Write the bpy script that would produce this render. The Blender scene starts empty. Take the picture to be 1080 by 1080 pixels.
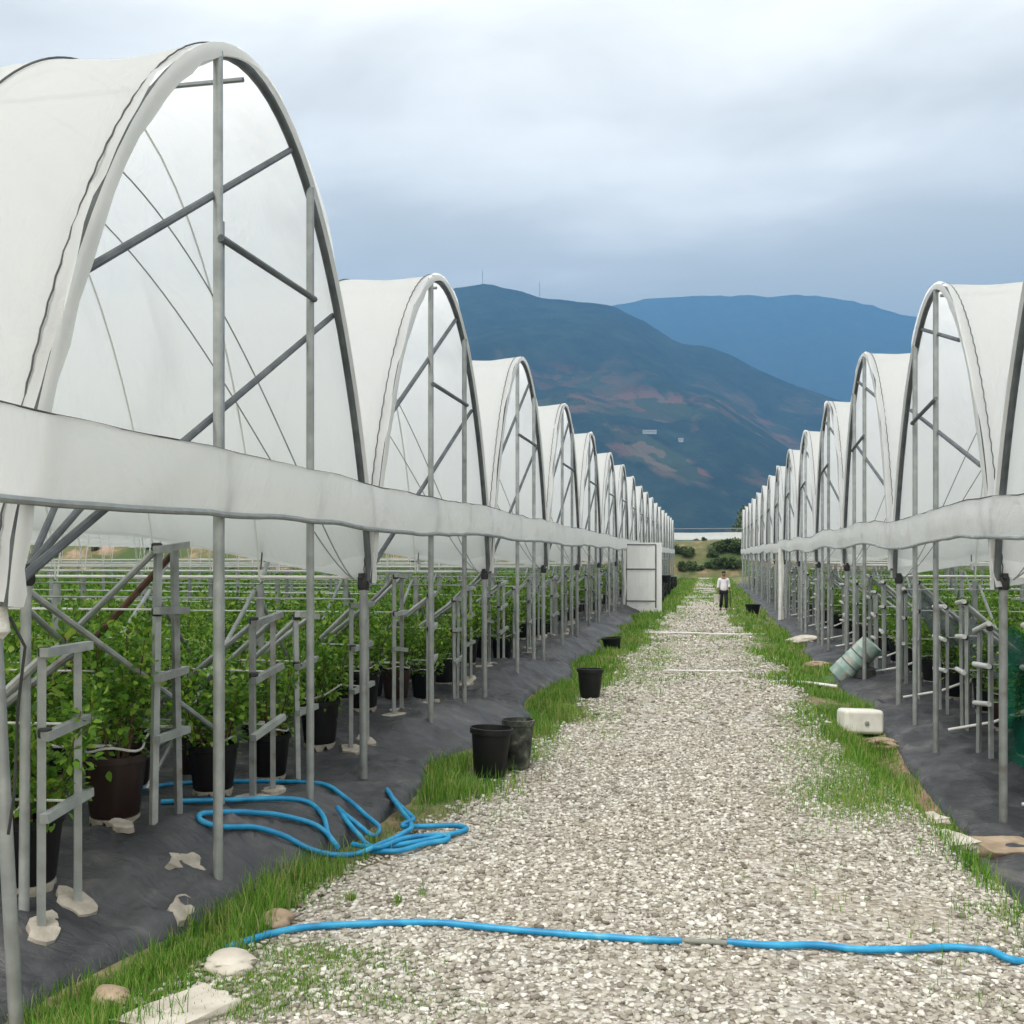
import bpy, bmesh, math, random
import numpy as np
from mathutils import Vector, Matrix

random.seed(7)
RNG = np.random.default_rng(7)
R = math.radians
scene = bpy.context.scene
COL = scene.collection

# ------------------------------------------------------------------ basics
CAM_H = 2.3
YAW = math.atan(205 / 1080)
CS, SN = math.cos(YAW), math.sin(YAW)


def at(px, py, z=0.0):
    """ground point (x, y) that a photograph pixel shows, at height z"""
    D = 1080 * (CAM_H - z) / (py - 587)
    lat = (px - 540) / 1080 * D
    return lat * CS - D * SN, lat * SN + D * CS


def atD(px, D):
    lat = (px - 540) / 1080 * D
    return lat * CS - D * SN, lat * SN + D * CS


def _hash(ix, iy, seed):
    h = (ix.astype(np.int64) * 374761393 + iy.astype(np.int64) * 668265263 + seed * 1274126177) & 0x7fffffff
    h = ((h ^ (h >> 13)) * 1274126177) & 0x7fffffff
    return ((h ^ (h >> 16)) & 0xffff) / 65535.0


def vnoise(x, y, seed=0):
    x = np.asarray(x, float); y = np.asarray(y, float)
    ix = np.floor(x); iy = np.floor(y)
    fx = x - ix; fy = y - iy
    fx = fx * fx * (3 - 2 * fx); fy = fy * fy * (3 - 2 * fy)
    a = _hash(ix, iy, seed); b = _hash(ix + 1, iy, seed)
    c = _hash(ix, iy + 1, seed); d = _hash(ix + 1, iy + 1, seed)
    return (a * (1 - fx) + b * fx) * (1 - fy) + (c * (1 - fx) + d * fx) * fy


def fbm(x, y, octv=4, seed=0):
    s = 0; a = 0.5; t = 0
    for i in range(octv):
        s = s + a * vnoise(np.asarray(x) * 2 ** i + 17.3 * i, np.asarray(y) * 2 ** i - 9.1 * i, seed + i)
        t += a; a *= 0.5
    return s / t


def sstep(a, b, x):
    t = np.clip((np.asarray(x, float) - a) / (b - a), 0, 1)
    return t * t * (3 - 2 * t)


# ------------------------------------------------------------------ materials
def new_mat(name):
    m = bpy.data.materials.new(name)
    m.use_nodes = True
    nt = m.node_tree
    nt.nodes.clear()
    out = nt.nodes.new('ShaderNodeOutputMaterial')
    return m, nt, out


def N(nt, typ, **kw):
    n = nt.nodes.new(typ)
    for k, v in kw.items():
        if k in n.inputs.keys():
            n.inputs[k].default_value = v
        else:
            setattr(n, k, v)
    return n


def ramp(nt, stops):
    r = nt.nodes.new('ShaderNodeValToRGB')
    e = r.color_ramp.elements
    while len(e) < len(stops):
        e.new(0.5)
    for i, (p, c) in enumerate(stops):
        e[i].position = p
        e[i].color = (*c, 1) if len(c) == 3 else c
    return r


def mat(name, c1, c2=None, rough=0.6, metal=0.0, scale=6.0, bump=0.0, bscale=None, detail=5, stretch=None, spec=0.5,
        island=0.0, obj_rand=0.0, stops=None, trans=0.0):
    m, nt, out = new_mat(name)
    L = nt.links.new
    p = N(nt, 'ShaderNodeBsdfPrincipled', Roughness=rough, Metallic=metal)
    p.inputs['Specular IOR Level'].default_value = spec
    tc = nt.nodes.new('ShaderNodeTexCoord')
    vec = tc.outputs['Object']
    if stretch:
        mp = nt.nodes.new('ShaderNodeMapping')
        mp.inputs['Scale'].default_value = stretch
        L(vec, mp.inputs['Vector']); vec = mp.outputs['Vector']
    nz = N(nt, 'ShaderNodeTexNoise', Scale=scale, Detail=detail)
    L(vec, nz.inputs['Vector'])
    fac = nz.outputs['Fac']
    if island or obj_rand:
        ge = nt.nodes.new('ShaderNodeNewGeometry') if island else nt.nodes.new('ShaderNodeObjectInfo')
        mx = N(nt, 'ShaderNodeMix')
        mx.inputs[0].default_value = island or obj_rand
        L(fac, mx.inputs[2]); L(ge.outputs['Random Per Island' if island else 'Random'], mx.inputs[3])
        fac = mx.outputs[0]
    r = ramp(nt, stops or [(0.3, c1), (0.7, c2 or c1)])
    L(fac, r.inputs['Fac'])
    L(r.outputs['Color'], p.inputs['Base Color'])
    if bump:
        n2 = N(nt, 'ShaderNodeTexNoise', Scale=bscale or scale * 4, Detail=4)
        L(vec, n2.inputs['Vector'])
        b = N(nt, 'ShaderNodeBump', Strength=min(1, bump), Distance=0.01)
        L(n2.outputs['Fac'], b.inputs['Height'])
        L(b.outputs['Normal'], p.inputs['Normal'])
    sh = p.outputs['BSDF']
    if trans:
        t = nt.nodes.new('ShaderNodeBsdfTranslucent')
        L(r.outputs['Color'], t.inputs['Color'])
        ms = N(nt, 'ShaderNodeMixShader', Fac=trans)
        L(sh, ms.inputs[1]); L(t.outputs[0], ms.inputs[2]); sh = ms.outputs[0]
    L(sh, out.inputs['Surface'])
    return m


def film_mat(name, base, see=0.06, trans=0.62, crease=0.5):
    m, nt, out = new_mat(name)
    L = nt.links.new
    tc = nt.nodes.new('ShaderNodeTexCoord')
    mp = nt.nodes.new('ShaderNodeMapping'); mp.inputs['Scale'].default_value = (1.0, .5, .45)
    L(tc.outputs['Object'], mp.inputs['Vector'])
    n1 = N(nt, 'ShaderNodeTexNoise', Scale=0.9, Detail=6, Roughness=.6)
    n1.inputs['Distortion'].default_value = .6
    L(mp.outputs['Vector'], n1.inputs['Vector'])
    r = ramp(nt, [(.3, tuple(b * .90 for b in base)), (.46, base), (.75, tuple(min(1, b * 1.02) for b in base))])
    L(n1.outputs['Fac'], r.inputs['Fac'])
    n2 = N(nt, 'ShaderNodeTexNoise', Scale=2.2, Detail=5, Roughness=.55)
    n2.inputs['Distortion'].default_value = 1.2
    L(mp.outputs['Vector'], n2.inputs['Vector'])
    b = N(nt, 'ShaderNodeBump', Strength=crease, Distance=.06)
    L(n2.outputs['Fac'], b.inputs['Height'])
    p = N(nt, 'ShaderNodeBsdfPrincipled', Roughness=.42)
    p.inputs['Specular IOR Level'].default_value = .25
    t = nt.nodes.new('ShaderNodeBsdfTranslucent')
    L(r.outputs['Color'], p.inputs['Base Color']); L(r.outputs['Color'], t.inputs['Color'])
    L(b.outputs['Normal'], p.inputs['Normal']); L(b.outputs['Normal'], t.inputs['Normal'])
    ms = N(nt, 'ShaderNodeMixShader', Fac=trans)
    L(p.outputs[0], ms.inputs[1]); L(t.outputs[0], ms.inputs[2])
    tr = nt.nodes.new('ShaderNodeBsdfTransparent')
    m2 = N(nt, 'ShaderNodeMixShader', Fac=see)
    L(ms.outputs[0], m2.inputs[1]); L(tr.outputs[0], m2.inputs[2])
    L(m2.outputs[0], out.inputs['Surface'])
    return m


M = {}
M['film'] = film_mat('film', (.905, .92, .93))
M['film_strip'] = film_mat('film_strip', (.88, .885, .88), see=.02, trans=.45, crease=.9)
M['film_edge'] = film_mat('film_edge', (.84, .84, .82), see=.0, trans=.4, crease=.6)
M['galv'] = mat('galvanised_steel', None, rough=.42, metal=.35, scale=7, bump=.2, obj_rand=.3, detail=8, stops=[(.22, (.17, .15, .13)), (.34, (.25, .265, .265)), (.55, (.33, .35, .35)), (.75, (.46, .48, .475))])
M['galv_dark'] = mat('dark_galvanised_steel', (.075, .085, .092), (.15, .165, .175), rough=.55, metal=.3, scale=5)
M['galv_pale'] = mat('pale_steel', (.5, .51, .49), (.66, .66, .64), rough=.5, scale=7, obj_rand=.3)
M['rust'] = mat('rusty_steel', (.05, .025, .018), (.15, .075, .05), rough=.85, scale=14, bump=.4)
M['rubber'] = mat('black_rubber', (.012, .012, .013), (.03, .03, .03), rough=.6)
M['rag'] = mat('white_rag', (.55, .53, .48), (.75, .74, .7), rough=.9, scale=14, bump=.8)
M['wire'] = mat('steel_wire', (.22, .23, .24), (.32, .33, .34), rough=.5, metal=.3)
M['rope'] = mat('dark_cord', (.05, .052, .055), (.09, .09, .09), rough=.8)
M['pvc'] = mat('white_pvc', (.6, .6, .57), (.8, .8, .78), rough=.45, scale=3)
M['concrete'] = mat('pale_concrete', (.26, .235, .195), (.46, .42, .36), rough=.95, scale=9, bump=.7)
M['stone'] = mat('pale_stone', (.40, .36, .30), (.62, .58, .51), rough=.95, scale=5, bump=.9, bscale=12)
M['tan_stone'] = mat('tan_stone', (.24, .17, .11), (.42, .33, .24), rough=.95, scale=6, bump=.9, bscale=12)
M['pot'] = mat('black_plastic', (.005, .005, .0055), (.012, .0115, .011), rough=.5, scale=4, obj_rand=.3, spec=.3)
M['pot_brown'] = mat('brown_black_plastic', (.018, .008, .006), (.035, .016, .013), rough=.45, scale=4)
M['pot_dusty'] = mat('dusty_black_plastic', None, rough=.8, scale=9, detail=8,
                     stops=[(.38, (.012, .014, .012)), (.55, (.05, .06, .045)), (.72, (.22, .21, .17))])
M['soil'] = mat('potting_soil', (.02, .014, .01), (.06, .04, .028), rough=1, scale=30, bump=1)
M['stem'] = mat('woody_stem', (.09, .055, .03), (.16, .11, .06), rough=.85, scale=20)
LEAF = [(.12, (.04, .11, .015)), (.4, (.12, .27, .028)), (.66, (.24, .44, .045)), (.9, (.52, .64, .11))]
M['leaf'] = mat('green_leaf', None, rough=.38, scale=3.5, island=.6, stops=LEAF, trans=.42, spec=.4)
M['leaf_field'] = mat('field_leaf', None, rough=.5, scale=.8, island=.55, trans=.4, spec=.3,
                      stops=[(.15, (.04, .11, .015)), (.4, (.12, .27, .028)), (.65, (.21, .41, .045)), (.9, (.44, .56, .10))])
M['shrub_leaf'] = mat('shrub_leaf', None, rough=.6, scale=.6, island=.5, trans=.2,
                      stops=[(.2, (.035, .065, .018)), (.5, (.08, .135, .036)), (.8, (.16, .19, .065))])
M['hose'] = mat('blue_hose', None, rough=.45, scale=7, detail=8, stops=[(.3, (.004, .17, .36)), (.5, (.008, .24, .48)), (.66, (.03, .33, .56)), (.8, (.20, .36, .44))])
M['hose_grey'] = mat('grey_fitting', (.16, .165, .145), (.26, .265, .24), rough=.6)
M['blue_cap'] = mat('blue_cap', (.02, .12, .34), (.03, .16, .42), rough=.4)
M['jerry'] = mat('white_plastic', (.62, .60, .53), (.82, .81, .77), rough=.4, scale=5)
M['cap'] = mat('grey_cap', (.25, .24, .22), (.3, .3, .28), rough=.5)
M['barrel'] = mat('weathered_green_plastic', None, rough=.65, scale=5, detail=7,
                  stops=[(.30, (.13, .29, .26)), (.48, (.26, .36, .33)), (.62, (.42, .43, .39)), (.76, (.28, .22, .15))])
M['barrel_band'] = mat('dark_band', (.06, .085, .075), (.1, .13, .12), rough=.7)
M['shirt'] = mat('white_shirt', (.68, .66, .72), (.82, .8, .86), rough=.9, scale=6, bump=.4)
M['trousers'] = mat('black_trousers', (.006, .006, .007), (.014, .014, .016), rough=.9, scale=8, bump=.3)
M['skin'] = mat('skin', (.20, .105, .07), (.26, .15, .10), rough=.55)
M['hair'] = mat('dark_hair', (.012, .01, .01), (.03, .026, .025), rough=.7, scale=30)
M['shoe'] = mat('dark_shoe', (.04, .03, .025), (.07, .055, .04), rough=.7)
M['wood'] = mat('dark_wood', (.05, .035, .022), (.09, .065, .04), rough=.8)
M['bark'] = mat('bark', (.06, .045, .03), (.12, .09, .06), rough=.95, scale=10, bump=.8)
M['wall'] = mat('white_plaster', (.42, .42, .40), (.5, .5, .48), rough=.8)
M['roof'] = mat('grey_roof', (.3, .29, .28), (.4, .38, .37), rough=.8)


def net_mat(name, c, fac):
    m, nt, out = new_mat(name)
    L = nt.links.new
    d = N(nt, 'ShaderNodeBsdfDiffuse'); d.inputs['Color'].default_value = (*c, 1)
    t = nt.nodes.new('ShaderNodeBsdfTransparent')
    tc = nt.nodes.new('ShaderNodeTexCoord')
    nz = N(nt, 'ShaderNodeTexNoise', Scale=6.0, Detail=5)
    L(tc.outputs['Object'], nz.inputs['Vector'])
    r = ramp(nt, [(.3, (fac - .18,) * 3), (.7, (min(1, fac + .15),) * 3)])
    L(nz.outputs['Fac'], r.inputs['Fac'])
    ms = nt.nodes.new('ShaderNodeMixShader')
    L(r.outputs['Color'], ms.inputs['Fac'])
    L(t.outputs[0], ms.inputs[1]); L(d.outputs[0], ms.inputs[2])
    L(ms.outputs[0], out.inputs['Surface'])
    return m


M['net_grey'] = net_mat('grey_net', (.10, .115, .12), .82)
M['net_green'] = net_mat('green_net', (.008, .10, .065), .68)


# ------------------------------------------------------------------ mesh builder
class MB:
    def __init__(self):
        self.V = []; self.F = []; self.n = 0

    def add(self, verts, faces):
        b = self.n
        self.V.extend([tuple(v) for v in verts])
        self.F.extend([tuple(b + i for i in f) for f in faces])
        self.n += len(verts)
        return self

    def box(self, c, s, rot=None):
        vs = []
        for x in (-.5, .5):
            for y in (-.5, .5):
                for z in (-.5, .5):
                    v = Vector((x * s[0], y * s[1], z * s[2]))
                    if rot is not None:
                        v = rot @ v
                    vs.append(v + Vector(c))
        return self.add(vs, [(0, 1, 3, 2), (4, 6, 7, 5), (0, 4, 5, 1), (2, 3, 7, 6), (0, 2, 6, 4), (1, 5, 7, 3)])

    def tube(self, pts, r, n=8, closed=False):
        pts = [Vector(p) for p in pts]
        k = len(pts)
        rr = r if isinstance(r, (list, tuple)) else [r] * k
        tang = []
        for i in range(k):
            a = pts[i - 1] if i else pts[0]
            b = pts[i + 1] if i < k - 1 else pts[-1]
            t = (b - a)
            tang.append(t.normalized() if t.length > 1e-9 else Vector((0, 0, 1)))
        up = Vector((0, 0, 1)) if abs(tang[0].z) < .9 else Vector((1, 0, 0))
        nrm = (up - tang[0] * up.dot(tang[0])).normalized()
        vs = []; fs = []
        for i in range(k):
            nrm = nrm - tang[i] * nrm.dot(tang[i])
            if nrm.length < 1e-6:
                nrm = tang[i].orthogonal()
            nrm.normalize()
            bi = tang[i].cross(nrm)
            for j in range(n):
                a = 2 * math.pi * j / n
                vs.append(pts[i] + (nrm * math.cos(a) + bi * math.sin(a)) * rr[i])
        for i in range(k - 1):
            for j in range(n):
                a = i * n + j; b = i * n + (j + 1) % n
                fs.append((a, b, b + n, a + n))
        fs.append(tuple(reversed(range(n))))
        fs.append(tuple(range((k - 1) * n, k * n)))
        return self.add(vs, fs)

    def bar(self, a, b, r, n=8):
        return self.tube([a, b], r, n)

    def sqbar(self, a, b, w):
        """square section bar between two points"""
        a, b = Vector(a), Vector(b)
        d = b - a
        q = d.to_track_quat('Z', 'Y').to_matrix()
        return self.box((a + b) / 2, (w, w, d.length), q)

    def lathe(self, prof, n=20, c=(0, 0, 0), cap0=False, cap1=False):
        vs = []; fs = []
        for (r, z) in prof:
            for j in range(n):
                a = 2 * math.pi * j / n
                vs.append((c[0] + r * math.cos(a), c[1] + r * math.sin(a), c[2] + z))
        for i in range(len(prof) - 1):
            for j in range(n):
                a = i * n + j; b = i * n + (j + 1) % n
                fs.append((a, b, b + n, a + n))
        if cap0: fs.append(tuple(reversed(range(n))))
        if cap1: fs.append(tuple(range((len(prof) - 1) * n, len(prof) * n)))
        return self.add(vs, fs)

    def grid(self, P, drop=None):
        """P: array (a, b, 3)"""
        a, b = P.shape[:2]
        vs = P.reshape(-1, 3)
        fs = []
        for i in range(a - 1):
            for j in range(b - 1):
                if drop is not None and drop[i, j]: continue
                k = i * b + j
                fs.append((k, k + 1, k + b + 1, k + b))
        return self.add(vs, fs)

    def mesh(self, name, material, smooth=True, sharp=40):
        me = bpy.data.meshes.new(name)
        me.from_pydata([tuple(map(float, v)) for v in self.V], [], self.F)
        finish(me, material, smooth, sharp)
        return me

    def build(self, name, material, parent=None, smooth=True, sharp=40):
        return link(name, self.mesh(name, material, smooth, sharp), parent)


def finish(me, material, smooth=True, sharp=40):
    me.materials.append(material)
    if smooth:
        me.polygons.foreach_set('use_smooth', [True] * len(me.polygons))
        if sharp and len(me.polygons) < 60000:
            me.set_sharp_from_angle(angle=R(sharp))
    me.update()


def np_mesh(name, V, F, material, smooth=False):
    """fast mesh from numpy; F (n, k) with constant k"""
    V = np.asarray(V, np.float32); F = np.asarray(F, np.int32)
    me = bpy.data.meshes.new(name)
    me.vertices.add(len(V)); me.vertices.foreach_set('co', V.ravel())
    n, k = F.shape
    me.loops.add(n * k); me.loops.foreach_set('vertex_index', F.ravel())
    me.polygons.add(n); me.polygons.foreach_set('loop_start', np.arange(0, n * k, k, dtype=np.int32))
    me.materials.append(material)
    if smooth:
        me.polygons.foreach_set('use_smooth', np.ones(n, bool))
    me.update(calc_edges=True)
    return me


def link(name, me, parent=None):
    o = bpy.data.objects.new(name, me)
    COL.objects.link(o)
    if parent is not None: o.parent = parent
    return o


def tag(o, label=None, cat=None, group=None, kind=None):
    if label: o['label'] = label
    if cat: o['category'] = cat
    if group: o['group'] = group
    if kind: o['kind'] = kind
    return o


def empty(name, loc=(0, 0, 0), rz=0.0):
    o = bpy.data.objects.new(name, None)
    COL.objects.link(o)
    o.location = loc; o.rotation_euler = (0, 0, rz)
    o.empty_display_size = .2
    return o


def kids(o):
    return [c for c in CHILD.get(o.name, [])]


CHILD = {}


def index_children():
    CHILD.clear()
    for o in bpy.data.objects:
        if o.parent is not None:
            CHILD.setdefault(o.parent.name, []).append(o)


COPIED, FEET = [], {}


def copy_tree(o, keep=None, parent=None):
    c = o.copy(); COL.objects.link(c)
    if parent is not None:
        c.parent = parent; COPIED.append(c)
    else:
        COPIED.clear()
    for ch in list(CHILD.get(o.name, [])):
        if keep is None or keep(ch):
            copy_tree(ch, None, c)
    return c


# ------------------------------------------------------------------ camera, sky, light
cam = bpy.data.cameras.new('camera')
co = bpy.data.objects.new('camera', cam)
COL.objects.link(co)
co.location = (0, 0, CAM_H)
co.rotation_euler = (R(90), 0, YAW)
cam.lens = 36; cam.sensor_width = 36
cam.shift_y = 47 / 1080
cam.clip_start = .1; cam.clip_end = 40000
scene.camera = co

SUN_EL, SUN_AZ = R(58), R(200)      # azimuth measured clockwise from +Y
w = bpy.data.worlds.new('World'); scene.world = w; w.use_nodes = True
nt = w.node_tree; nt.nodes.clear(); L = nt.links.new
wo = nt.nodes.new('ShaderNodeOutputWorld')
sky = nt.nodes.new('ShaderNodeTexSky'); sky.sky_type = 'NISHITA'; sky.sun_disc = False
sky.sun_elevation = SUN_EL; sky.sun_rotation = SUN_AZ
bg1 = N(nt, 'ShaderNodeBackground', Strength=.1); L(sky.outputs[0], bg1.inputs['Color'])
tc = nt.nodes.new('ShaderNodeTexCoord')
sx = nt.nodes.new('ShaderNodeSeparateXYZ'); L(tc.outputs['Generated'], sx.inputs[0])
# the cloud deck is a flat layer seen from below: project the direction on it
zc = N(nt, 'ShaderNodeMath', operation='ADD'); L(sx.outputs['Z'], zc.inputs[0]); zc.inputs[1].default_value = .16
zm = N(nt, 'ShaderNodeMath', operation='MAXIMUM'); L(zc.outputs[0], zm.inputs[0]); zm.inputs[1].default_value = .05
dv = N(nt, 'ShaderNodeVectorMath', operation='DIVIDE')
cz = nt.nodes.new('ShaderNodeCombineXYZ')
for i in range(3): L(zm.outputs[0], cz.inputs[i])
L(tc.outputs['Generated'], dv.inputs[0]); L(cz.outputs[0], dv.inputs[1])
mp = nt.nodes.new('ShaderNodeMapping'); mp.inputs['Scale'].default_value = (.75, 1.25, 0)
mp.inputs['Location'].default_value = (0.35, 0.2, 0)
L(dv.outputs[0], mp.inputs['Vector'])
nz = N(nt, 'ShaderNodeTexNoise', Scale=2.1, Detail=9, Roughness=.54); nz.inputs['Distortion'].default_value = .35
L(mp.outputs[0], nz.inputs['Vector'])
nz2 = N(nt, 'ShaderNodeTexNoise', Scale=.62, Detail=3, Roughness=.5)
L(mp.outputs[0], nz2.inputs['Vector'])
ad = N(nt, 'ShaderNodeMath', operation='ADD'); L(nz.outputs['Fac'], ad.inputs[0]); L(nz2.outputs['Fac'], ad.inputs[1])
# thickness of the deck: thin and bright overhead, thick towards the hills
el = ramp(nt, [(0, (.30,) * 3), (.24, (.30,) * 3), (.30, (.46,) * 3), (.345, (.66,) * 3), (.395, (.50,) * 3), (.47, (.66,) * 3), (.7, (.6,) * 3)])
L(sx.outputs['Z'], el.inputs['Fac'])
ad2 = N(nt, 'ShaderNodeMath', operation='ADD'); L(ad.outputs[0], ad2.inputs[0]); L(el.outputs['Color'], ad2.inputs[1])
cr = ramp(nt, [(0.0, (.82, .75, .58)), (.22, (.88, .81, .66)), (.48, (1.05, .98, .83)), (.72, (1.22, 1.14, .98)), (1, (1.32, 1.25, 1.10))])
mr = nt.nodes.new('ShaderNodeMapRange'); mr.inputs[1].default_value = 1.30; mr.inputs[2].default_value = 1.86
L(ad2.outputs[0], mr.inputs[0]); L(mr.outputs[0], cr.inputs['Fac'])
# the overcast is about twice as bright overhead as low down
zb = nt.nodes.new('ShaderNodeMapRange'); zb.inputs[1].default_value = .48; zb.inputs[2].default_value = .9
zb.inputs[3].default_value = 1.0; zb.inputs[4].default_value = 1.2
L(sx.outputs['Z'], zb.inputs[0])
bg2 = nt.nodes.new('ShaderNodeBackground'); L(cr.outputs['Color'], bg2.inputs['Color']); L(zb.outputs[0], bg2.inputs['Strength'])
mix = N(nt, 'ShaderNodeMixShader', Fac=.92); L(bg1.outputs[0], mix.inputs[1]); L(bg2.outputs[0], mix.inputs[2])
L(mix.outputs[0], wo.inputs['Surface'])

sl = bpy.data.lights.new('sun', 'SUN'); sl.energy = 1.5; sl.angle = R(20); sl.color = (1, .96, .9)
so = bpy.data.objects.new('sun', sl); COL.objects.link(so)
sd = Vector((math.sin(SUN_AZ) * math.cos(SUN_EL), math.cos(SUN_AZ) * math.cos(SUN_EL), math.sin(SUN_EL)))
so.rotation_euler = sd.to_track_quat('Z', 'Y').to_euler()

scene.view_settings.view_transform = 'Standard'
scene.view_settings.look = 'None'
scene.view_settings.gamma = 1
scene.view_settings.exposure = 0.93
scene.render.engine = 'CYCLES'
cy = scene.cycles
cy.max_bounces = 7; cy.diffuse_bounces = 4; cy.glossy_bounces = 2; cy.transmission_bounces = 4
cy.transparent_max_bounces = 10; cy.volume_bounces = 0; cy.use_denoising = True
cy.caustics_reflective = False; cy.caustics_refractive = False
cy.volume_step_rate = 4; cy.sample_clamp_indirect = 6

# ------------------------------------------------------------------ layout
LX, RX = -3.3, 2.85           # lines of the tunnel fronts left and right of the track
W = 5.7
LJ = [4.36] + [9.75 + W * k for k in range(18)]      # valleys between tunnels, left
RJ = [5.2, 10.9] + [10.9 + W * k for k in range(1, 14)]
ROW = (.2, .46, .71, .95)


def mound(y, j0):
    ph = ((np.asarray(y, float) - j0) / W) % 1.0
    return np.power(np.clip(.5 - .5 * np.cos(2 * np.pi * ph), 0, 1), .8)


def edgeL(y):
    y = np.asarray(y, float)
    near = np.interp(y, [2, 4.4, 5.2, 5.8, 7.1, 8, 9.3, 10.2, 11, 12, 13.3, 14.6, 15.4, 16.2], [-3.6, -3.45, -3.3, -3.15, -3.0, -2.8, -2.72, -2.85, -3.05, -2.75, -2.5, -2.45, -2.7, -2.9])
    per = -2.88 + .36 * mound(y - 1.2, 9.75)
    return near + (per - near) * sstep(15.2, 16.4, y) + .13 * (fbm(y * 1.1, y * 0 + 3, 3, 5) - .5)


def edgeR(y):
    y = np.asarray(y, float)
    return 2.55 - .18 * mound(y, 10.9) + .3 * (fbm(y * .8, y * 0 + 9, 3, 8) - .5) - .15 * sstep(14, 9, y)


def gravL(y):
    y = np.asarray(y, float)
    b = np.interp(y, [0, 4.6, 7.3, 9.2, 11, 14, 19, 34, 60, 100], [-2.75, -2.68, -2.6, -2.2, -2.1, -1.9, -1.8, -1.7, -1.2, -1.0])
    return b + .28 * (fbm(y * 1.3, y * 0, 4, 2) - .5)


def gravR(y):
    y = np.asarray(y, float)
    b = np.interp(y, [0, 7.2, 8.9, 9.6, 12.7, 20, 32, 60, 100], [2.3, 2.05, 1.93, 1.85, 1.6, 1.4, 1.1, .9, .8])
    return b + .28 * (fbm(y * 1.3, y * 0 + 50, 4, 3) - .5)


def G(x, y):
    x = np.asarray(x, float); y = np.asarray(y, float)
    z = .045 * (fbm(x * .5, y * .5, 3, 11) - .5) + .02 * (fbm(x * 2, y * 2, 2, 12) - .5)
    near = sstep(150, 100, np.abs(y)) * sstep(120, 70, np.abs(x))
    # left bed
    eL = edgeL(y)
    berm = .04 + .27 * mound(y, 9.75)
    ins = sstep(0, 1, (eL - x) / .75)
    deep = sstep(-5.5, -8, x)
    z = z + near * ins * (berm * (1 - deep) + .14 * deep)
    z = z - near * .05 * np.exp(-((x - eL - .12) / .16) ** 2)
    # right ditch and bed
    eR = edgeR(y)
    low = -.36 * sstep(17, 10.5, y) - .05
    prof = sstep(gravR(y) - .05, eR - .15, x)
    deepr = sstep(3.6, 6.5, x)
    z = z + near * prof * (low * (1 - deepr) + (.02 + .10 * mound(y, 10.9)) * sstep(eR, eR + .8, x))
    z = z - near * .06 * np.exp(-((x - eR + .22) / .2) ** 2)
    return z


def g(x, y):
    return float(G(x, y))


def axis(*segs):
    out = []
    for a, b, st in segs:
        out.extend(np.arange(a, b, st).tolist())
    out.append(segs[-1][1])
    return np.array(out)


# ground ---------------------------------------------------------------
def ground_mat():
    m, nt, out = new_mat('soil_and_grass')
    L = nt.links.new
    tc = nt.nodes.new('ShaderNodeTexCoord')
    p = N(nt, 'ShaderNodeBsdfPrincipled', Roughness=.95)
    n1 = N(nt, 'ShaderNodeTexNoise', Scale=.55, Detail=6, Roughness=.62); L(tc.outputs['Object'], n1.inputs['Vector'])
    n2 = N(nt, 'ShaderNodeTexNoise', Scale=9, Detail=6, Roughness=.7); L(tc.outputs['Object'], n2.inputs['Vector'])
    soil = ramp(nt, [(.3, (.13, .085, .05)), (.55, (.27, .19, .12)), (.75, (.40, .31, .22))]); L(n2.outputs['Fac'], soil.inputs['Fac'])
    grs = ramp(nt, [(.3, (.03, .075, .012)), (.55, (.065, .14, .022)), (.75, (.15, .20, .05))]); L(n2.outputs['Fac'], grs.inputs['Fac'])
    f = ramp(nt, [(.40, (0, 0, 0)), (.56, (1, 1, 1))]); L(n1.outputs['Fac'], f.inputs['Fac'])
    mx = N(nt, 'ShaderNodeMix', data_type='RGBA')
    L(f.outputs['Color'], mx.inputs[0]); L(soil.outputs['Color'], mx.inputs[6]); L(grs.outputs['Color'], mx.inputs[7])
    L(mx.outputs[2], p.inputs['Base Color'])
    b = N(nt, 'ShaderNodeBump', Strength=.8, Distance=.03); L(n2.outputs['Fac'], b.inputs['Height']); L(b.outputs[0], p.inputs['Normal'])
    L(p.outputs[0], out.inputs['Surface'])
    return m


def sheet(name, X, Y, Zf, material, drop=None, smooth=True):
    XX, YY = np.meshgrid(X, Y, indexing='ij') if np.ndim(X) == 1 else (X, Y)
    Z = Zf(XX, YY)
    P = np.stack([XX, YY, Z], -1).reshape(-1, 3)
    a, b = XX.shape
    i, j = np.meshgrid(np.arange(a - 1), np.arange(b - 1), indexing='ij')
    k = (i * b + j)
    F = np.stack([k, k + b, k + b + 1, k + 1], -1)
    if drop is not None:
        F = F[~drop]
    F = F.reshape(-1, 4)
    return link(name, np_mesh(name, P, F, material, smooth))


def ground_z(x, y):
    z = G(x, y)
    under = ((x < edgeL(y) - .1) & (x > -70)) | ((x > edgeR(y) + .1) & (x < 60)) | ((x > gravL(y) + .12) & (x < gravR(y) - .12))
    return np.where(under & (np.abs(y) < 112) & (y > -25), z - .07, z)


gx = axis((-9000, -600, 1200), (-600, -80, 60), (-80, -12, 4), (-12, -4.5, .5), (-4.5, 4.5, .08), (4.5, 12, .5), (12, 80, 4), (80, 600, 60), (600, 9000, 1200))
gy = axis((-600, -30, 60), (-30, 1, 2), (1, 24, .1), (24, 60, .4), (60, 120, 1.5), (120, 600, 40), (600, 9000, 1200))
o = sheet('ground', gx, gy, ground_z, ground_mat()); tag(o, kind='structure')


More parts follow.
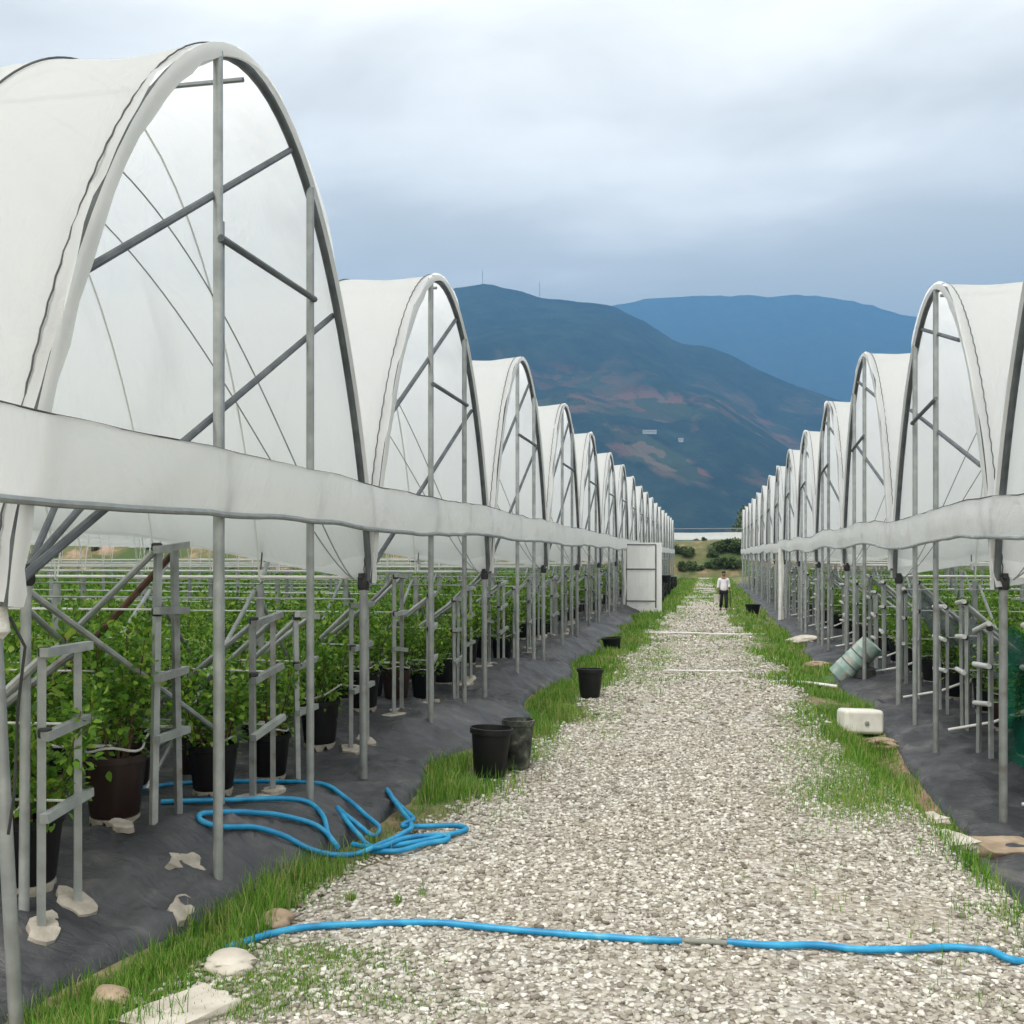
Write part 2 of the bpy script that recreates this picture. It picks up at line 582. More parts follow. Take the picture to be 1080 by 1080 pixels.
# gravel track ---------------------------------------------------------
def gravel_mat():
    m, nt, out = new_mat('gravel_bed')
    L = nt.links.new
    tc = nt.nodes.new('ShaderNodeTexCoord')
    p = N(nt, 'ShaderNodeBsdfPrincipled', Roughness=.95)
    v = N(nt, 'ShaderNodeTexVoronoi', Scale=26); L(tc.outputs['Object'], v.inputs['Vector'])
    r = ramp(nt, [(0, (.16, .14, .115)), (.25, (.34, .31, .27)), (.6, (.47, .445, .40)), (.85, (.60, .58, .535)), (1, (.70, .69, .65))])
    sp = nt.nodes.new('ShaderNodeSeparateColor'); L(v.outputs['Color'], sp.inputs[0]); L(sp.outputs[0], r.inputs['Fac'])
    n1 = N(nt, 'ShaderNodeTexNoise', Scale=.8, Detail=6, Roughness=.65); L(tc.outputs['Object'], n1.inputs['Vector'])
    mud = ramp(nt, [(.42, (0, 0, 0)), (.68, (.62, .62, .62))]); L(n1.outputs['Fac'], mud.inputs['Fac'])
    mx = N(nt, 'ShaderNodeMix', data_type='RGBA'); L(mud.outputs['Color'], mx.inputs[0]); L(r.outputs['Color'], mx.inputs[6])
    mx.inputs[7].default_value = (.33, .27, .20, 1)
    L(mx.outputs[2], p.inputs['Base Color'])
    b = N(nt, 'ShaderNodeBump', Strength=1, Distance=.03); b.invert = True
    L(v.outputs['Distance'], b.inputs['Height']); L(b.outputs[0], p.inputs['Normal'])
    L(p.outputs[0], out.inputs['Surface'])
    return m


ty = axis((-6, 1, 1), (1, 30, .12), (30, 112, .5))
u = np.linspace(0, 1, 41)
UU, TY = np.meshgrid(u, ty, indexing='ij')
TX = gravL(TY) * (1 - UU) + gravR(TY) * UU
o = sheet('gravel_track', TX, TY, lambda x, y: G(x, y) + .004 - .03 * (np.abs(UU - .5) > .499), gravel_mat()); tag(o, kind='structure')

# loose stones on the track (nobody could count them)
ICO = bmesh.new(); bmesh.ops.create_icosphere(ICO, subdivisions=1, radius=1)
ico_v = np.array([v.co[:] for v in ICO.verts]); ico_f = np.array([[v.index for v in f.verts] for f in ICO.faces]); ICO.free()
ICO = bmesh.new(); bmesh.ops.create_icosphere(ICO, subdivisions=2, radius=1)
ico2_v = np.array([v.co[:] for v in ICO.verts]); ico2_f = np.array([[v.index for v in f.verts] for f in ICO.faces]); ICO.free()


def rand_rot(n):
    q = RNG.normal(size=(n, 4)); q /= np.linalg.norm(q, axis=1)[:, None]
    a, b, c, d = q.T
    return np.stack([np.stack([1 - 2 * (c * c + d * d), 2 * (b * c - a * d), 2 * (b * d + a * c)], -1),
                     np.stack([2 * (b * c + a * d), 1 - 2 * (b * b + d * d), 2 * (c * d - a * b)], -1),
                     np.stack([2 * (b * d - a * c), 2 * (c * d + a * b), 1 - 2 * (b * b + c * c)], -1)], 1)


def pebbles(n, y0, y1, smin, smax, base_v, base_f, over=.18):
    y = RNG.uniform(y0, y1, n)
    a, b = gravL(y) - over, gravR(y) + over
    x = a + (b - a) * RNG.uniform(0, 1, n)
    keep = ~((((x < gravL(y)) | (x > gravR(y))) & (RNG.uniform(0, 1, n) < .55)))
    # grassy and muddy places carry fewer stones
    bare = fbm(x * .9, y * .45, 3, 31)
    keep &= RNG.uniform(0, 1, n) > np.maximum(sstep(.56, .74, bare) * .8, sstep(.50, .66, fbm(x * 2.1, y * .22, 3, 33)) * .55)
    # wheels have pressed two bands into fine dust
    mid = (gravL(y) + gravR(y)) / 2 + .25 * (fbm(y * .15, y * 0, 2, 91) - .5)
    rut = np.exp(-((np.abs(x - mid) - .78) / .26) ** 2)
    keep &= RNG.uniform(0, 1, n) > rut * (.35 + .4 * sstep(8, 16, y)) * (.4 + 1.2 * fbm(x * 1.5, y * .6, 3, 92))
    x, y = x[keep], y[keep]; n = len(x)
    s = smin + (smax - smin) * RNG.uniform(0, 1, n) ** 2.2
    sc3 = np.stack([s * RNG.uniform(.8, 1.35, n), s * RNG.uniform(.7, 1.0, n), s * RNG.uniform(.32, .65, n)], -1)
    jit = 1 + RNG.uniform(-.3, .24, (n, len(base_v), 1))
    v = base_v[None] * jit * sc3[:, None, :]
    # tilt a little, turn about z
    rot = rand_rot(n)
    az = RNG.uniform(0, 2 * np.pi, n)
    c, s_ = np.cos(az), np.sin(az); z0 = np.zeros(n); o1 = np.ones(n)
    Rz = np.stack([np.stack([c, -s_, z0], -1), np.stack([s_, c, z0], -1), np.stack([z0, z0, o1], -1)], 1)
    t = RNG.normal(0, .3, n); ct, st = np.cos(t), np.sin(t)
    Rx = np.stack([np.stack([o1, z0, z0], -1), np.stack([z0, ct, -st], -1), np.stack([z0, st, ct], -1)], 1)
    v = np.einsum('nij,nkj->nki', np.einsum('nij,njk->nik', Rz, Rx), v)
    v += np.stack([x, y, G(x, y) + .004 + sc3[:, 2] * RNG.uniform(.1, .75, n)], -1)[:, None, :]
    f = base_f[None] + (np.arange(n) * len(base_v))[:, None, None]
    return v.reshape(-1, 3), f.reshape(-1, 3)


def merge(parts):
    V = []; F = []; b = 0
    for v, f in parts:
        V.append(v); F.append(f + b); b += len(v)
    return np.concatenate(V), np.concatenate(F)


M['pebble'] = mat('pebble', None, rough=.9, scale=40, island=.85, bump=.3, spec=.2,
                  stops=[(.05, (.12, .105, .085)), (.2, (.27, .245, .205)), (.46, (.37, .345, .295)), (.7, (.50, .475, .42)), (.92, (.70, .68, .63))])
pv, pf = merge([pebbles(40000, 3.2, 8, .009, .027, ico2_v, ico2_f),
                pebbles(42000, 8, 14, .011, .030, ico_v, ico_f),
                pebbles(26000, 14, 26, .018, .042, ico_v, ico_f),
                pebbles(14000, 26, 46, .022, .055, ico_v, ico_f)])
o = link('gravel', np_mesh('gravel', pv, pf, M['pebble'], True))
tag(o, 'loose pale grey and tan stones covering the track', 'gravel', kind='stuff')


# woven ground cover ---------------------------------------------------
def mat_fabric():
    m, nt, out = new_mat('black_woven_fabric')
    L = nt.links.new
    tc = nt.nodes.new('ShaderNodeTexCoord')
    p = N(nt, 'ShaderNodeBsdfPrincipled', Roughness=.5)
    n1 = N(nt, 'ShaderNodeTexNoise', Scale=1.6, Detail=7, Roughness=.65); n1.inputs['Distortion'].default_value = .5
    L(tc.outputs['Object'], n1.inputs['Vector'])
    r = ramp(nt, [(.30, (.021, .0225, .026)), (.48, (.036, .038, .043)), (.60, (.068, .069, .073)), (.70, (.14, .13, .125)), (.80, (.28, .24, .19))])
    L(n1.outputs['Fac'], r.inputs['Fac'])
    L(r.outputs['Color'], p.inputs['Base Color'])
    mp = nt.nodes.new('ShaderNodeMapping'); mp.inputs['Scale'].default_value = (2.2, 6, 3); mp.inputs['Rotation'].default_value = (0, 0, .5)
    L(tc.outputs['Object'], mp.inputs['Vector'])
    n2 = N(nt, 'ShaderNodeTexNoise', Scale=1.3, Detail=5, Roughness=.5); n2.inputs['Distortion'].default_value = 1.1
    L(mp.outputs[0], n2.inputs['Vector'])
    wv = N(nt, 'ShaderNodeTexWave', Scale=60); wv.bands_direction = 'Y'; L(tc.outputs['Object'], wv.inputs['Vector'])
    b0 = N(nt, 'ShaderNodeBump', Strength=.10, Distance=.004); L(wv.outputs['Fac'], b0.inputs['Height'])
    b = N(nt, 'ShaderNodeBump', Strength=.55, Distance=.06); L(n2.outputs['Fac'], b.inputs['Height']); L(b0.outputs[0], b.inputs['Normal'])
    L(b.outputs[0], p.inputs['Normal'])
    L(p.outputs[0], out.inputs['Surface'])
    return m


FAB = mat_fabric()


def wrinkle(x, y):
    a = fbm(x * 1.1 + .6 * y, y * 2.6 - 1.2 * x, 3, 21)
    ridge = 1 - np.abs(2 * a - 1)
    b2 = fbm(x * 2.4 - .8 * y, y * 1.3 + 1.7 * x, 3, 27)
    return .07 * ridge ** 5 + .025 * (1 - np.abs(2 * b2 - 1)) ** 6 + .03 * fbm(x * 1.5, y * 1.5, 2, 23)


def top_z(x, y):
    d = edgeL(y) - x
    return G(x, y) + .012 + np.where(d > 0, wrinkle(x, y) * (.25 + .75 * sstep(0, .12, d)), 0)


def slope_rot(x, y, rz):
    e = .12
    n = Vector((-(float(top_z(x + e, y)) - float(top_z(x - e, y))) / (2 * e), -(float(top_z(x, y + e)) - float(top_z(x, y - e))) / (2 * e), 1)).normalized()
    return (Vector((0, 0, 1)).rotation_difference(n).to_matrix() @ Matrix.Rotation(rz, 3, 'Z')).to_euler()


def fabric(name, side, y0, y1):
    yy = axis((y0, 26, .07), (26, 60, .25), (60, y1, 1.0))
    dd = np.concatenate([np.linspace(0, 1.6, 30), np.linspace(1.7, 4, 16), np.linspace(5, 46, 12)])
    DD, YY = np.meshgrid(dd, yy, indexing='ij')
    e = edgeL(YY) if side < 0 else edgeR(YY)
    XX = e + side * DD
    def zf(x, y):
        fade = sstep(0, .12, DD)
        return G(x, y) + .012 + wrinkle(x, y) * (.25 + .75 * fade) - .05 * (DD < .01)
    return sheet(name, XX if side < 0 else XX, YY, zf, FAB)


o = fabric('ground_fabric', -1, 2.0, 108); tag(o, kind='structure')
o = fabric('ground_fabric', 1, 4.0, 88); tag(o, kind='structure')


# grass ----------------------------------------------------------------
def blades(x, y, h, wd, lean=.45):
    n = len(x)
    az = RNG.uniform(0, 2 * np.pi, n)
    dx, dy = np.cos(az), np.sin(az)
    ln = RNG.uniform(.1, 1, n) * lean * h
    la = RNG.uniform(0, 2 * np.pi, n)
    lx, ly = np.cos(la) * ln, np.sin(la) * ln
    z = G(x, y) - .01
    b0 = np.stack([x - dx * wd, y - dy * wd, z], -1); b1 = np.stack([x + dx * wd, y + dy * wd, z], -1)
    m0 = np.stack([x - dx * wd * .7 + lx * .4, y - dy * wd * .7 + ly * .4, z + h * .6], -1)
    m1 = np.stack([x + dx * wd * .7 + lx * .4, y + dy * wd * .7 + ly * .4, z + h * .6], -1)
    t0 = np.stack([x + lx, y + ly, z + h * (1 - .15 * RNG.uniform(0, 1, n))], -1)
    t1 = t0 + np.stack([dx * wd * .15, dy * wd * .15, 0 * x], -1)
    V = np.stack([b0, b1, m1, m0, t1, t0], 1).reshape(-1, 3)
    k = (np.arange(n) * 6)[:, None]
    F = np.concatenate([k + np.array([[0, 1, 2, 3]]), k + np.array([[3, 2, 4, 5]])], 0)
    return V, F


def scatter_grass(n, y0, y1, fn, h0, h1, wd, xlim=(-3.2, 3.2)):
    x = RNG.uniform(*xlim, n); y = RNG.uniform(y0, y1, n)
    k = RNG.uniform(0, 1, n) < fn(x, y)
    x, y = x[k], y[k]
    # clumps
    cl = fbm(x * 2.3, y * 2.3, 3, 41)
    ok = np.ones(len(x), bool)
    for (qx, qy) in ((516, 819), (546, 812), (622, 736), (646, 685)):
        bx_, by_ = at(qx, qy)
        ok &= (np.abs(x - bx_) > .27) | (np.abs(y - by_ + .1) > .42)
    x, y, cl = x[ok], y[ok], cl[ok]
    ins = np.minimum(x - gravL(y), gravR(y) - x)
    h = (h0 + (h1 - h0) * RNG.uniform(0, 1, len(x)) ** 1.5) * (.35 + 1.2 * sstep(.35, .7, cl)) * np.where(ins > .25, .5, 1)
    return blades(x, y, h, wd)


def dens(x, y):
    eL, eR, a, b = edgeL(y), edgeR(y), gravL(y), gravR(y)
    cl = fbm(x * 1.4, y * 1.1, 3, 43)
    left = sstep(eL - .03, eL + .05, x) * sstep(a + .1, a - .05, x)
    right = sstep(b - .1, b + .05, x) * sstep(eR + .03, eR - .06, x)
    ins = np.minimum(x - a, b - x)
    fade = np.exp(-np.clip(ins, 0, 9) / .45) * sstep(12, 22, y) * .9 + .55 * np.exp(-np.clip(ins, 0, 9) / .22)
    patch = sstep(.56, .70, fbm(x * .9, y * .45, 3, 31)) * (.12 + .88 * sstep(12, 20, y))
    inn = (ins > 0) * (fade * sstep(.42, .62, cl) + patch * (.22 + .5 * sstep(18, 40, y)))
    far = sstep(46, 62, y) * sstep(.4, .55, cl) * (ins > 0) * .8
    strip = np.maximum(left * np.maximum(.3 + .45 * sstep(9, 7, y), sstep(.33, .52, cl + .25 * sstep(9, 12, y) + .12 * sstep(9, 7, y))), right * sstep(.44, .58, cl + .08))
    coilz = (x > -3.05) & (x < -1.9) & (y > 7.2) & (y < 9.3)
    return np.clip(np.maximum(strip, np.maximum(inn, far)), 0, 1) * np.where(coilz, .16, 1)


M['grass'] = mat('grass_blade', None, rough=.55, scale=.9, island=.5, trans=.3, spec=.2,
                 stops=[(.2, (.045, .14, .016)), (.40, (.11, .27, .03)), (.58, (.20, .37, .05)), (.74, (.42, .40, .17))])
gv, gf = merge([scatter_grass(190000, 3.4, 9, dens, .06, .20, .0035),
                scatter_grass(90000, 9, 18, dens, .05, .20, .005),
                scatter_grass(80000, 18, 38, dens, .06, .17, .010),
                scatter_grass(60000, 38, 108, dens, .08, .2, .024)])
o = link('grass', np_mesh('grass', gv, gf, M['grass']))
tag(o, 'green grass along both edges of the gravel track', 'grass', kind='stuff')


def tuft_patch(specs):
    ps = []
    for (px, py, rx, ry, n, h) in specs:
        cx, cy_ = at(px, py)
        x = cx + RNG.normal(0, rx, n); y = cy_ + RNG.normal(0, ry, n)
        ps.append(blades(x, y, RNG.uniform(.4, 1, n) * h, .003))
    return merge(ps)


tv, tf = tuft_patch([(340, 1010, .26, .10, 2200, .06), (290, 1035, .3, .12, 2600, .06), (400, 1058, .28, .10, 1300, .05), (250, 1060, .2, .1, 1200, .07),
                     (310, 955, .03, .05, 60, .14), (370, 950, .015, .02, 50, .12), (420, 955, .015, .02, 50, .13), (445, 945, .012, .02, 36, .1),
                     (1055, 958, .16, .1, 500, .06), (840, 790, .2, .25, 500, .06), (640, 775, .12, .2, 300, .06), (890, 830, .2, .3, 500, .08),
                     (660, 700, .3, .4, 500, .08), (1030, 1055, .08, .03, 90, .05), (905, 845, .30, .45, 5200, .10), (935, 822, .24, .5, 4200, .12), (875, 800, .28, .7, 3200, .08), (850, 760, .25, .8, 2200, .08), (690, 690, .35, 1.6, 2600, .09), (660, 715, .3, 1.0, 2200, .09), (800, 690, .3, 1.6, 2600, .09), (640, 755, .2, .5, 900, .07), (575, 790, .18, .4, 900, .08),
                     (110, 1042, .12, .1, 700, .12), (160, 1022, .1, .1, 700, .12), (205, 1000, .1, .1, 700, .11), (60, 1066, .14, .1, 700, .12), (130, 1062, .14, .1, 700, .10), (445, 1030, .05, .03, 60, .05)])
o = link('weeds', np_mesh('weeds', tv, tf, M['grass']))
tag(o, 'sparse weeds coming up between the gravel stones', 'weeds', kind='stuff')

# ------------------------------------------------------------------ polytunnels
Z0, RISE, EXPO = 2.06, 3.82, .74
HW = W / 2
DEPTH = 44.0
HOOPS = [1.15 * k for k in range(1, 9)] + [9.2 + 2.3 * k for k in range(1, 16)]


def arch(t, off=0.0):
    """t in -1..1 -> (y, z) of the hoop, off pushes outwards"""
    t = max(-1, min(1, t))
    y, z = t * HW, Z0 + RISE * (1 - t * t) ** EXPO
    if off:
        e = 1e-3
        t1, t2 = max(-1, t - e), min(1, t + e)
        dy = (t2 - t1) * HW; dz = RISE * ((1 - t2 * t2) ** EXPO - (1 - t1 * t1) ** EXPO)
        l = math.hypot(dy, dz)
        y -= dz / l * off * (1 if True else 0); z += dy / l * off
    return y, z


def arch_pts(n, x, off=0.0, a=-1.0, b=1.0):
    p0, p1 = math.asin(a), math.asin(b)
    return [(x, *arch(math.sin(p0 + (p1 - p0) * i / (n - 1)), off)) for i in range(n)]


def film_bottom(d, seed):
    return Z0 + .02 + min(.18 * d, .30 + .06 * d) * (1 if d < 12 else 1) if d < 12 else Z0 + 1.0


def film_mesh(s, seed):
    ds = np.concatenate([np.linspace(-.06, 8, 57), np.linspace(8.3, DEPTH, 40)])
    nt_ = 61
    P = np.zeros((len(ds), nt_, 3))
    rs = np.random.default_rng(seed)
    for i, d in enumerate(ds):
        zb = film_bottom(max(0, d), seed)
        te = math.sqrt(max(0, 1 - ((zb - Z0) / RISE) ** (1 / EXPO)))
        hf = (d / 1.15) % 1.0
        sag = .035 * math.sin(math.pi * hf) ** 2 if d > 0 else 0
        for j in range(nt_):
            ph = math.asin(te) * (2 * j / (nt_ - 1) - 1)
            t = math.sin(ph)
            edge = abs(2 * j / (nt_ - 1) - 1)
            wob = float(fbm(d * 1.2 + seed, j * .25 + seed * 3, 3, seed)) - .5
            off = .04 - sag * (1 - .5 * edge) + .03 * wob
            if d < 0: off = .045 + .05 * (float(vnoise(j * .6, seed, 3)) - .3)
            y, z = arch(t, off)
            P[i, j] = (s * (d + (.05 * (float(vnoise(j * .35, 1 + seed, 5)) - .5) if d <= 0 else 0)), y, z)
    mb = MB(); mb.grid(P)
    return mb.mesh('film', M['film'], True, 0)


def make_tunnel(s, film):
    """s = -1 runs off to the left of the track, +1 to the right"""
    X = lambda d: s * d
    root = empty('polytunnel')
    link('film', film, root)
    # folded film hem round the front hoop and the wavy lock wire in it
    hem = []
    for i in range(49):
        ph = -math.pi / 2 + math.pi * i / 48
        t = math.sin(ph)
        wv = .02 * math.sin(i * 1.7) + .02 * math.sin(i * .9 + 1)
        a = (X(-.062), *arch(t, .05)); k_ = float(sstep(.12, -.35, t)); b = (X(-.068), *arch(t, .03 - (.075 + abs(wv)) * k_)); c = (X(-.02 + .05 * k_), *arch(t, .034 - (.12 + wv) * k_))
        hem.append([a, b, c])
    MB().grid(np.array(hem)).build('film_hem', M['film_edge'], root)
    pts = []
    for i in range(150):
        ph = -math.pi / 2 + math.pi * i / 149
        pts.append((X(.02 + .008 * (i % 2)), *arch(math.sin(ph), .052)))
    MB().tube(pts, .0055, 5).build('lock_wire', M['rope'], root)
    MB().tube(arch_pts(49, X(-.01), -.012), .034, 10).build('front_hoop', M['galv_dark'], root)
    hoop_me = MB().tube(arch_pts(33, 0, -.02), .010, 6).mesh('hoop', M['film_edge'])
    post_me = MB().tube([(0, 0, -.7), (0, 0, Z0 - .05)], .042, 10).mesh('valley_post', M['galv'])
    for k, d in enumerate([0.05] + HOOPS):
        if k:
            h = link('hoop', hoop_me, root); h.location = (X(d), 0, 0)
            h['deep'] = k
        p = link('valley_post', post_me, root); p.location = (X(d), HW, 0)
        p['deep'] = k
    # clamp where two hoops meet on the post
    mb = MB(); mb.lathe([(.05, -.09), (.06, -.07), (.06, .03), (.045, .05)], 12, (X(.05), HW, Z0), True, True)
    mb.box((X(.05), HW, Z0 + .05), (.05, .18, .05))
    mb.build('hoop_clamp', M['rubber'], root)
    # dark cord over the film at the first inner hoop, tie ropes running back across it
    MB().tube(arch_pts(49, X(1.12), .05, -.995, .12), .008, 5).build('film_cord', M['rope'], root)
    for (d1, t1) in ((1.9, -.1), (3.2, -.35)):
        pts = []
        for i in range(40):
            f = i / 39
            ph = math.pi / 2 * .985 + (math.asin(t1) - math.pi / 2) * f
            y, z = arch(math.sin(ph), -.075)
            pts.append((X(.12 + d1 * f ** 1.0), y, z))
        MB().tube(pts, .007, 5).build('tie_wire', M['wire'], root)
    # gable posts and braces
    def zarch(y): return Z0 + RISE * (1 - (y / HW) ** 2) ** EXPO
    ys = (-.6, 1.15) if s < 0 else (-.15, 1.15)
    for y in ys:
        MB().tube([(X(-.035), y, -.7), (X(-.035), y, zarch(y) - .01)], .034, 10).build('gable_post', M['galv'], root)
    xb = X(.0)
    if s < 0:
        MB().sqbar((X(-.04), ys[0] + .05, .6), (X(-.04), ys[0] + .05, 4.6), .028).build('post_splice', M['galv'], root)
        seg = [((xb, -2.24, 3.80), (xb, .78, 5.58)), ((X(-.075), -.64, 4.46), (X(-.075), 1.15, 4.46)),
               ((X(.045), -2.72, 2.15), (X(.045), 1.93, 4.5))]
    else:
        seg = [((xb, 1.6, 4.55), (xb, -2.15, 3.4)), ((X(-.075), 1.15, 4.3), (X(-.075), -.35, 4.42)), ((xb, .95, 5.6), (xb, -1.2, 4.98))]
    for a, b in seg:
        MB().bar(a, b, .026).build('gable_brace', M['galv_dark'], root)
    # knee braces from the valley post up into the tunnel and stays from the inner posts to the ground
    for (d, z) in ((1.15, 3.4), (2.3, 3.3)):
        MB().bar((X(d), -HW + .04, Z0), (X(d + .2), -HW + 1.5, z), .024).build('knee_brace', M['galv'], root)
    for d in (1.2, 2.35):
        MB().bar((X(d), HW + .03, 1.95), (X(d + .1), HW + 2.0, .35), .022).build('stay', M['galv'], root)
        MB().bar((X(d), HW - .03, 1.95), (X(d + .1), HW - 2.0, .35), .022).build('stay', M['galv'], root)
    # pipes along the valley
    mb = MB().tube([(X(.1), HW, Z0 + .03), (X(DEPTH), HW, Z0 + .03)], .017, 8)
    mb.build('valley_pipe', M['pvc'], root)
    MB().tube([(X(.1), HW - .1, Z0 - .18), (X(DEPTH), HW - .1, Z0 - .18)], .009, 6).build('valley_wire', M['galv'], root)
    # purlin along the ridge
    MB().tube([(X(.05), 0, Z0 + RISE - .06), (X(DEPTH), 0, Z0 + RISE - .06)], .02, 6).build('ridge_purlin', M['galv'], root)
    # closed far end
    return root


ORD = ['first', 'second', 'third', 'fourth', 'fifth', 'sixth', 'seventh', 'eighth', 'ninth', 'tenth', 'eleventh', 'twelfth', 'thirteenth',
       'fourteenth', 'fifteenth', 'sixteenth', 'seventeenth', 'eighteenth', 'nineteenth']

films = {(s, k): film_mesh(s, 11 * k + (0 if s < 0 else 5)) for s in (-1, 1) for k in range(3)}
protoL = make_tunnel(-1, films[(-1, 0)])
protoR = make_tunnel(1, films[(1, 0)])
index_children()


def near_only(ch):
    if ch.get('deep', 0) > 6: return False
    return not ch.name.startswith(('ridge_purlin', 'lock_wire'))


def far_only(ch):
    if ch.get('deep', 0) > 1: return False
    return ch.name.split('.')[0] in ('film', 'film_hem', 'front_hoop', 'gable_post', 'gable_brace', 'valley_post', 'hoop_clamp', 'valley_pipe', 'hoop', 'film_cord')


LEFT_T, RIGHT_T = [], []
for side, J, x0, proto, store in ((-1, LJ, LX, protoL, LEFT_T), (1, RJ, RX, protoR, RIGHT_T)):
    n = len(J) - 1
    for i in range(n):
        if i == 0:
            t = proto
        elif i <= 6:
            t = copy_tree(proto)
        elif i <= 10:
            t = copy_tree(proto, near_only)
        else:
            t = copy_tree(proto, far_only)
        wd = J[i + 1] - J[i]
        t.location = (x0 + random.uniform(-.02, .02), (J[i] + J[i + 1]) / 2, random.uniform(-.03, .05) if i else 0)
        zs = 1 + (random.uniform(-.006, .006) if i else 0)
        if i == 1: zs = .978 if side < 0 else .966
        t.scale = (1, wd / W, zs)
        sn = 'left' if side < 0 else 'right'
        if i == 0 and side < 0:
            lab = 'huge white film tunnel on the left nearest the camera, front end open'
        elif i == 0:
            lab = 'white film tunnel cut off by the right edge of the photo'
        elif i == n - 1:
            lab = 'last white film tunnel of the %s row, at the far end of the track' % sn
        else:
            lab = 'white film tunnel with steel hoops, %s from the front in the %s row' % (ORD[i], sn)
        tag(t, lab, 'polytunnel', 'white polytunnels in the %s row' % sn)
        store.append(t)
index_children()
for k, t in enumerate(LEFT_T + RIGHT_T):
    s = -1 if k < len(LEFT_T) else 1
    for ch in CHILD[t.name]:
        if ch.name.split('.')[0] == 'film' and ch.data.name.startswith('film'):
            ch.data = films[(s, k % 3)]

def footing_mesh(seed):
    mb = MB()
    n = 18
    rs = random.Random(seed)
    rad = [.11 + .02 * rs.random() + .022 * math.sin(2 * math.pi * i / n * 2 + seed) + .015 * math.sin(2 * math.pi * i / n * 5 + seed * 2) for i in range(n)]
    vs = [(0, 0, .022)]
    for q, z in ((.6, .022), (.93, .014), (1.0, -.05)):
        for i in range(n):
            a = 2 * math.pi * i / n
            vs.append((rad[i] * q * math.cos(a) * 1.25, rad[i] * q * math.sin(a) * .85, z + .006 * rs.random()))
    fs = [(0, 1 + i, 1 + (i + 1) % n) for i in range(n)]
    for r_ in range(2):
        for i in range(n):
            a = 1 + r_ * n + i; b = 1 + r_ * n + (i + 1) % n
            fs.append((a, a + n, b + n, b))
    mb.add(vs, fs)
    return mb.mesh('footing', M['concrete'])


FOOTM = footing_mesh


# near valley of the first left tunnel: post, clamp, rag
T1 = LEFT_T[0]
sc1 = W / (LJ[1] - LJ[0])
for d in [0.05] + HOOPS[:6]:
    ln_ = .16 if d < .1 else 0
    MB().tube([(-d + .01, -HW + ln_ * 1.3, -.6), (-d, -HW, Z0 - .02)], .034, 10).build('valley_post', M['galv'], T1)
mb = MB().lathe([(.03, -.16), (.065, -.12), (.05, -.02), (.07, .05), (.04, .12)], 14, (-.05, -HW + .02, Z0), True, True)
mb.build('rag_tie', M['rag'], T1)
yn = -1.80
MB().tube([(-.62, yn, -.4), (-.60, yn, 2.22)], .03, 10).build('valley_post', M['galv'], T1)
MB().lathe([(.035, -.07), (.05, -.05), (.05, .04), (.03, .06)], 12, (-.6, yn, 2.2), True, True).build('hoop_clamp', M['rubber'], T1)
for a, b in (((-.62, yn, 2.2), (-.7, yn + .95, 2.78)), ((-.6, yn, 2.2), (-1.1, yn + 1.1, 2.72))):
    MB().bar(a, b, .024).build('knee_brace', M['galv_dark'], T1)
for a, b in (((-.62, yn, 2.12), (-.75, yn + 3.0, .75)), ((-.9, yn + .2, 2.12), (-1.6, yn + 3.1, .9))):
    MB().bar(a, b, .022).build('stay', M['galv'], T1)
for (px, py, z, wd, sd_) in ((204, 905, .24, .16, 1), (192, 936, .2, .12, 2), (128, 902, .2, .09, 3)):
    x, y = at(px, py, z)
    o = link('cement_spill', FOOTM(sd_)); o.location = (x, y, float(top_z(x, y)) + .004); o.scale = (wd / .12, wd / .12 * .9, .6); o.rotation_euler = slope_rot(x, y, sd_)
    tag(o, ['', 'pale dried cement patch on the fabric at the tall gable post', 'white crumbly cement streak on the fabric above the grass', 'small pale cement scrap on the fabric between the row frames'][sd_], 'cement patch')
MB().tube([(-.0, -HW + .05, Z0 - .05), (.05, -HW + .1, Z0 - .2), (.03, -HW + .07, Z0 - .5), (.02, -HW + .06, Z0 - .9), (0, -HW + .04, Z0 - 1.1)], .008, 6).build('cable', M['rubber'], T1)


# ------------------------------------------------------------------ film strip along both fronts
def film_strip(x, y0, y1, s, zb, zt, label, amp, ph):
    root = empty('film_strip', (x, 0, 0))
    yy = axis((y0, 30, .15), (30, y1, .6))
    P = []; rail = []; top = []
    for y in yy:
        wv = amp * (.6 * math.sin(y * .95 + ph) + .4 * math.sin(y * .43 + ph * 2)) + .03 * (float(fbm(y * 1.5, 0, 3, 60)) - .5)
        b = zb + wv; t = zt + wv * .8 + .05 * (float(fbm(y * .8, 5, 3, 61)) - .5)
        col = []
        for j in range(9):
            f = j / 8
            bul = -s * (.025 * math.sin(math.pi * f) + .03 * (float(fbm(y * 1.6, f * 2, 3, 62)) - .5))
            if j == 8: bul -= s * .012
            col.append((bul, y, b + (t - b) * f))
        P.append(col)
        rail.append((-s * .004, y, b - .012)); top.append((-s * .006, y, t))
    MB().grid(np.array(P)).build('strip_film', M['film_strip'], root, True, 0)
    MB().tube(rail, .022, 8).build('rail', M['galv'], root)
    MB().tube(top, .006, 5).build('cord', M['rope'], root)
    tag(root, label, 'film strip', 'film strips along the tunnel fronts')
    return root


film_strip(LX + .09, 2.2, LJ[-1] + .05, -1, 2.60, 3.02, 'long white film strip fixed across the fronts of the left tunnels', .035, .4)
film_strip(RX - .09, 3.6, RJ[-1] + .05, 1, 2.50, 2.88, 'long white sagging film strip across the fronts of the right tunnels', .07, 2.2)


# ------------------------------------------------------------------ row frames and potted bushes
FOOT = [footing_mesh(k) for k in range(4)]


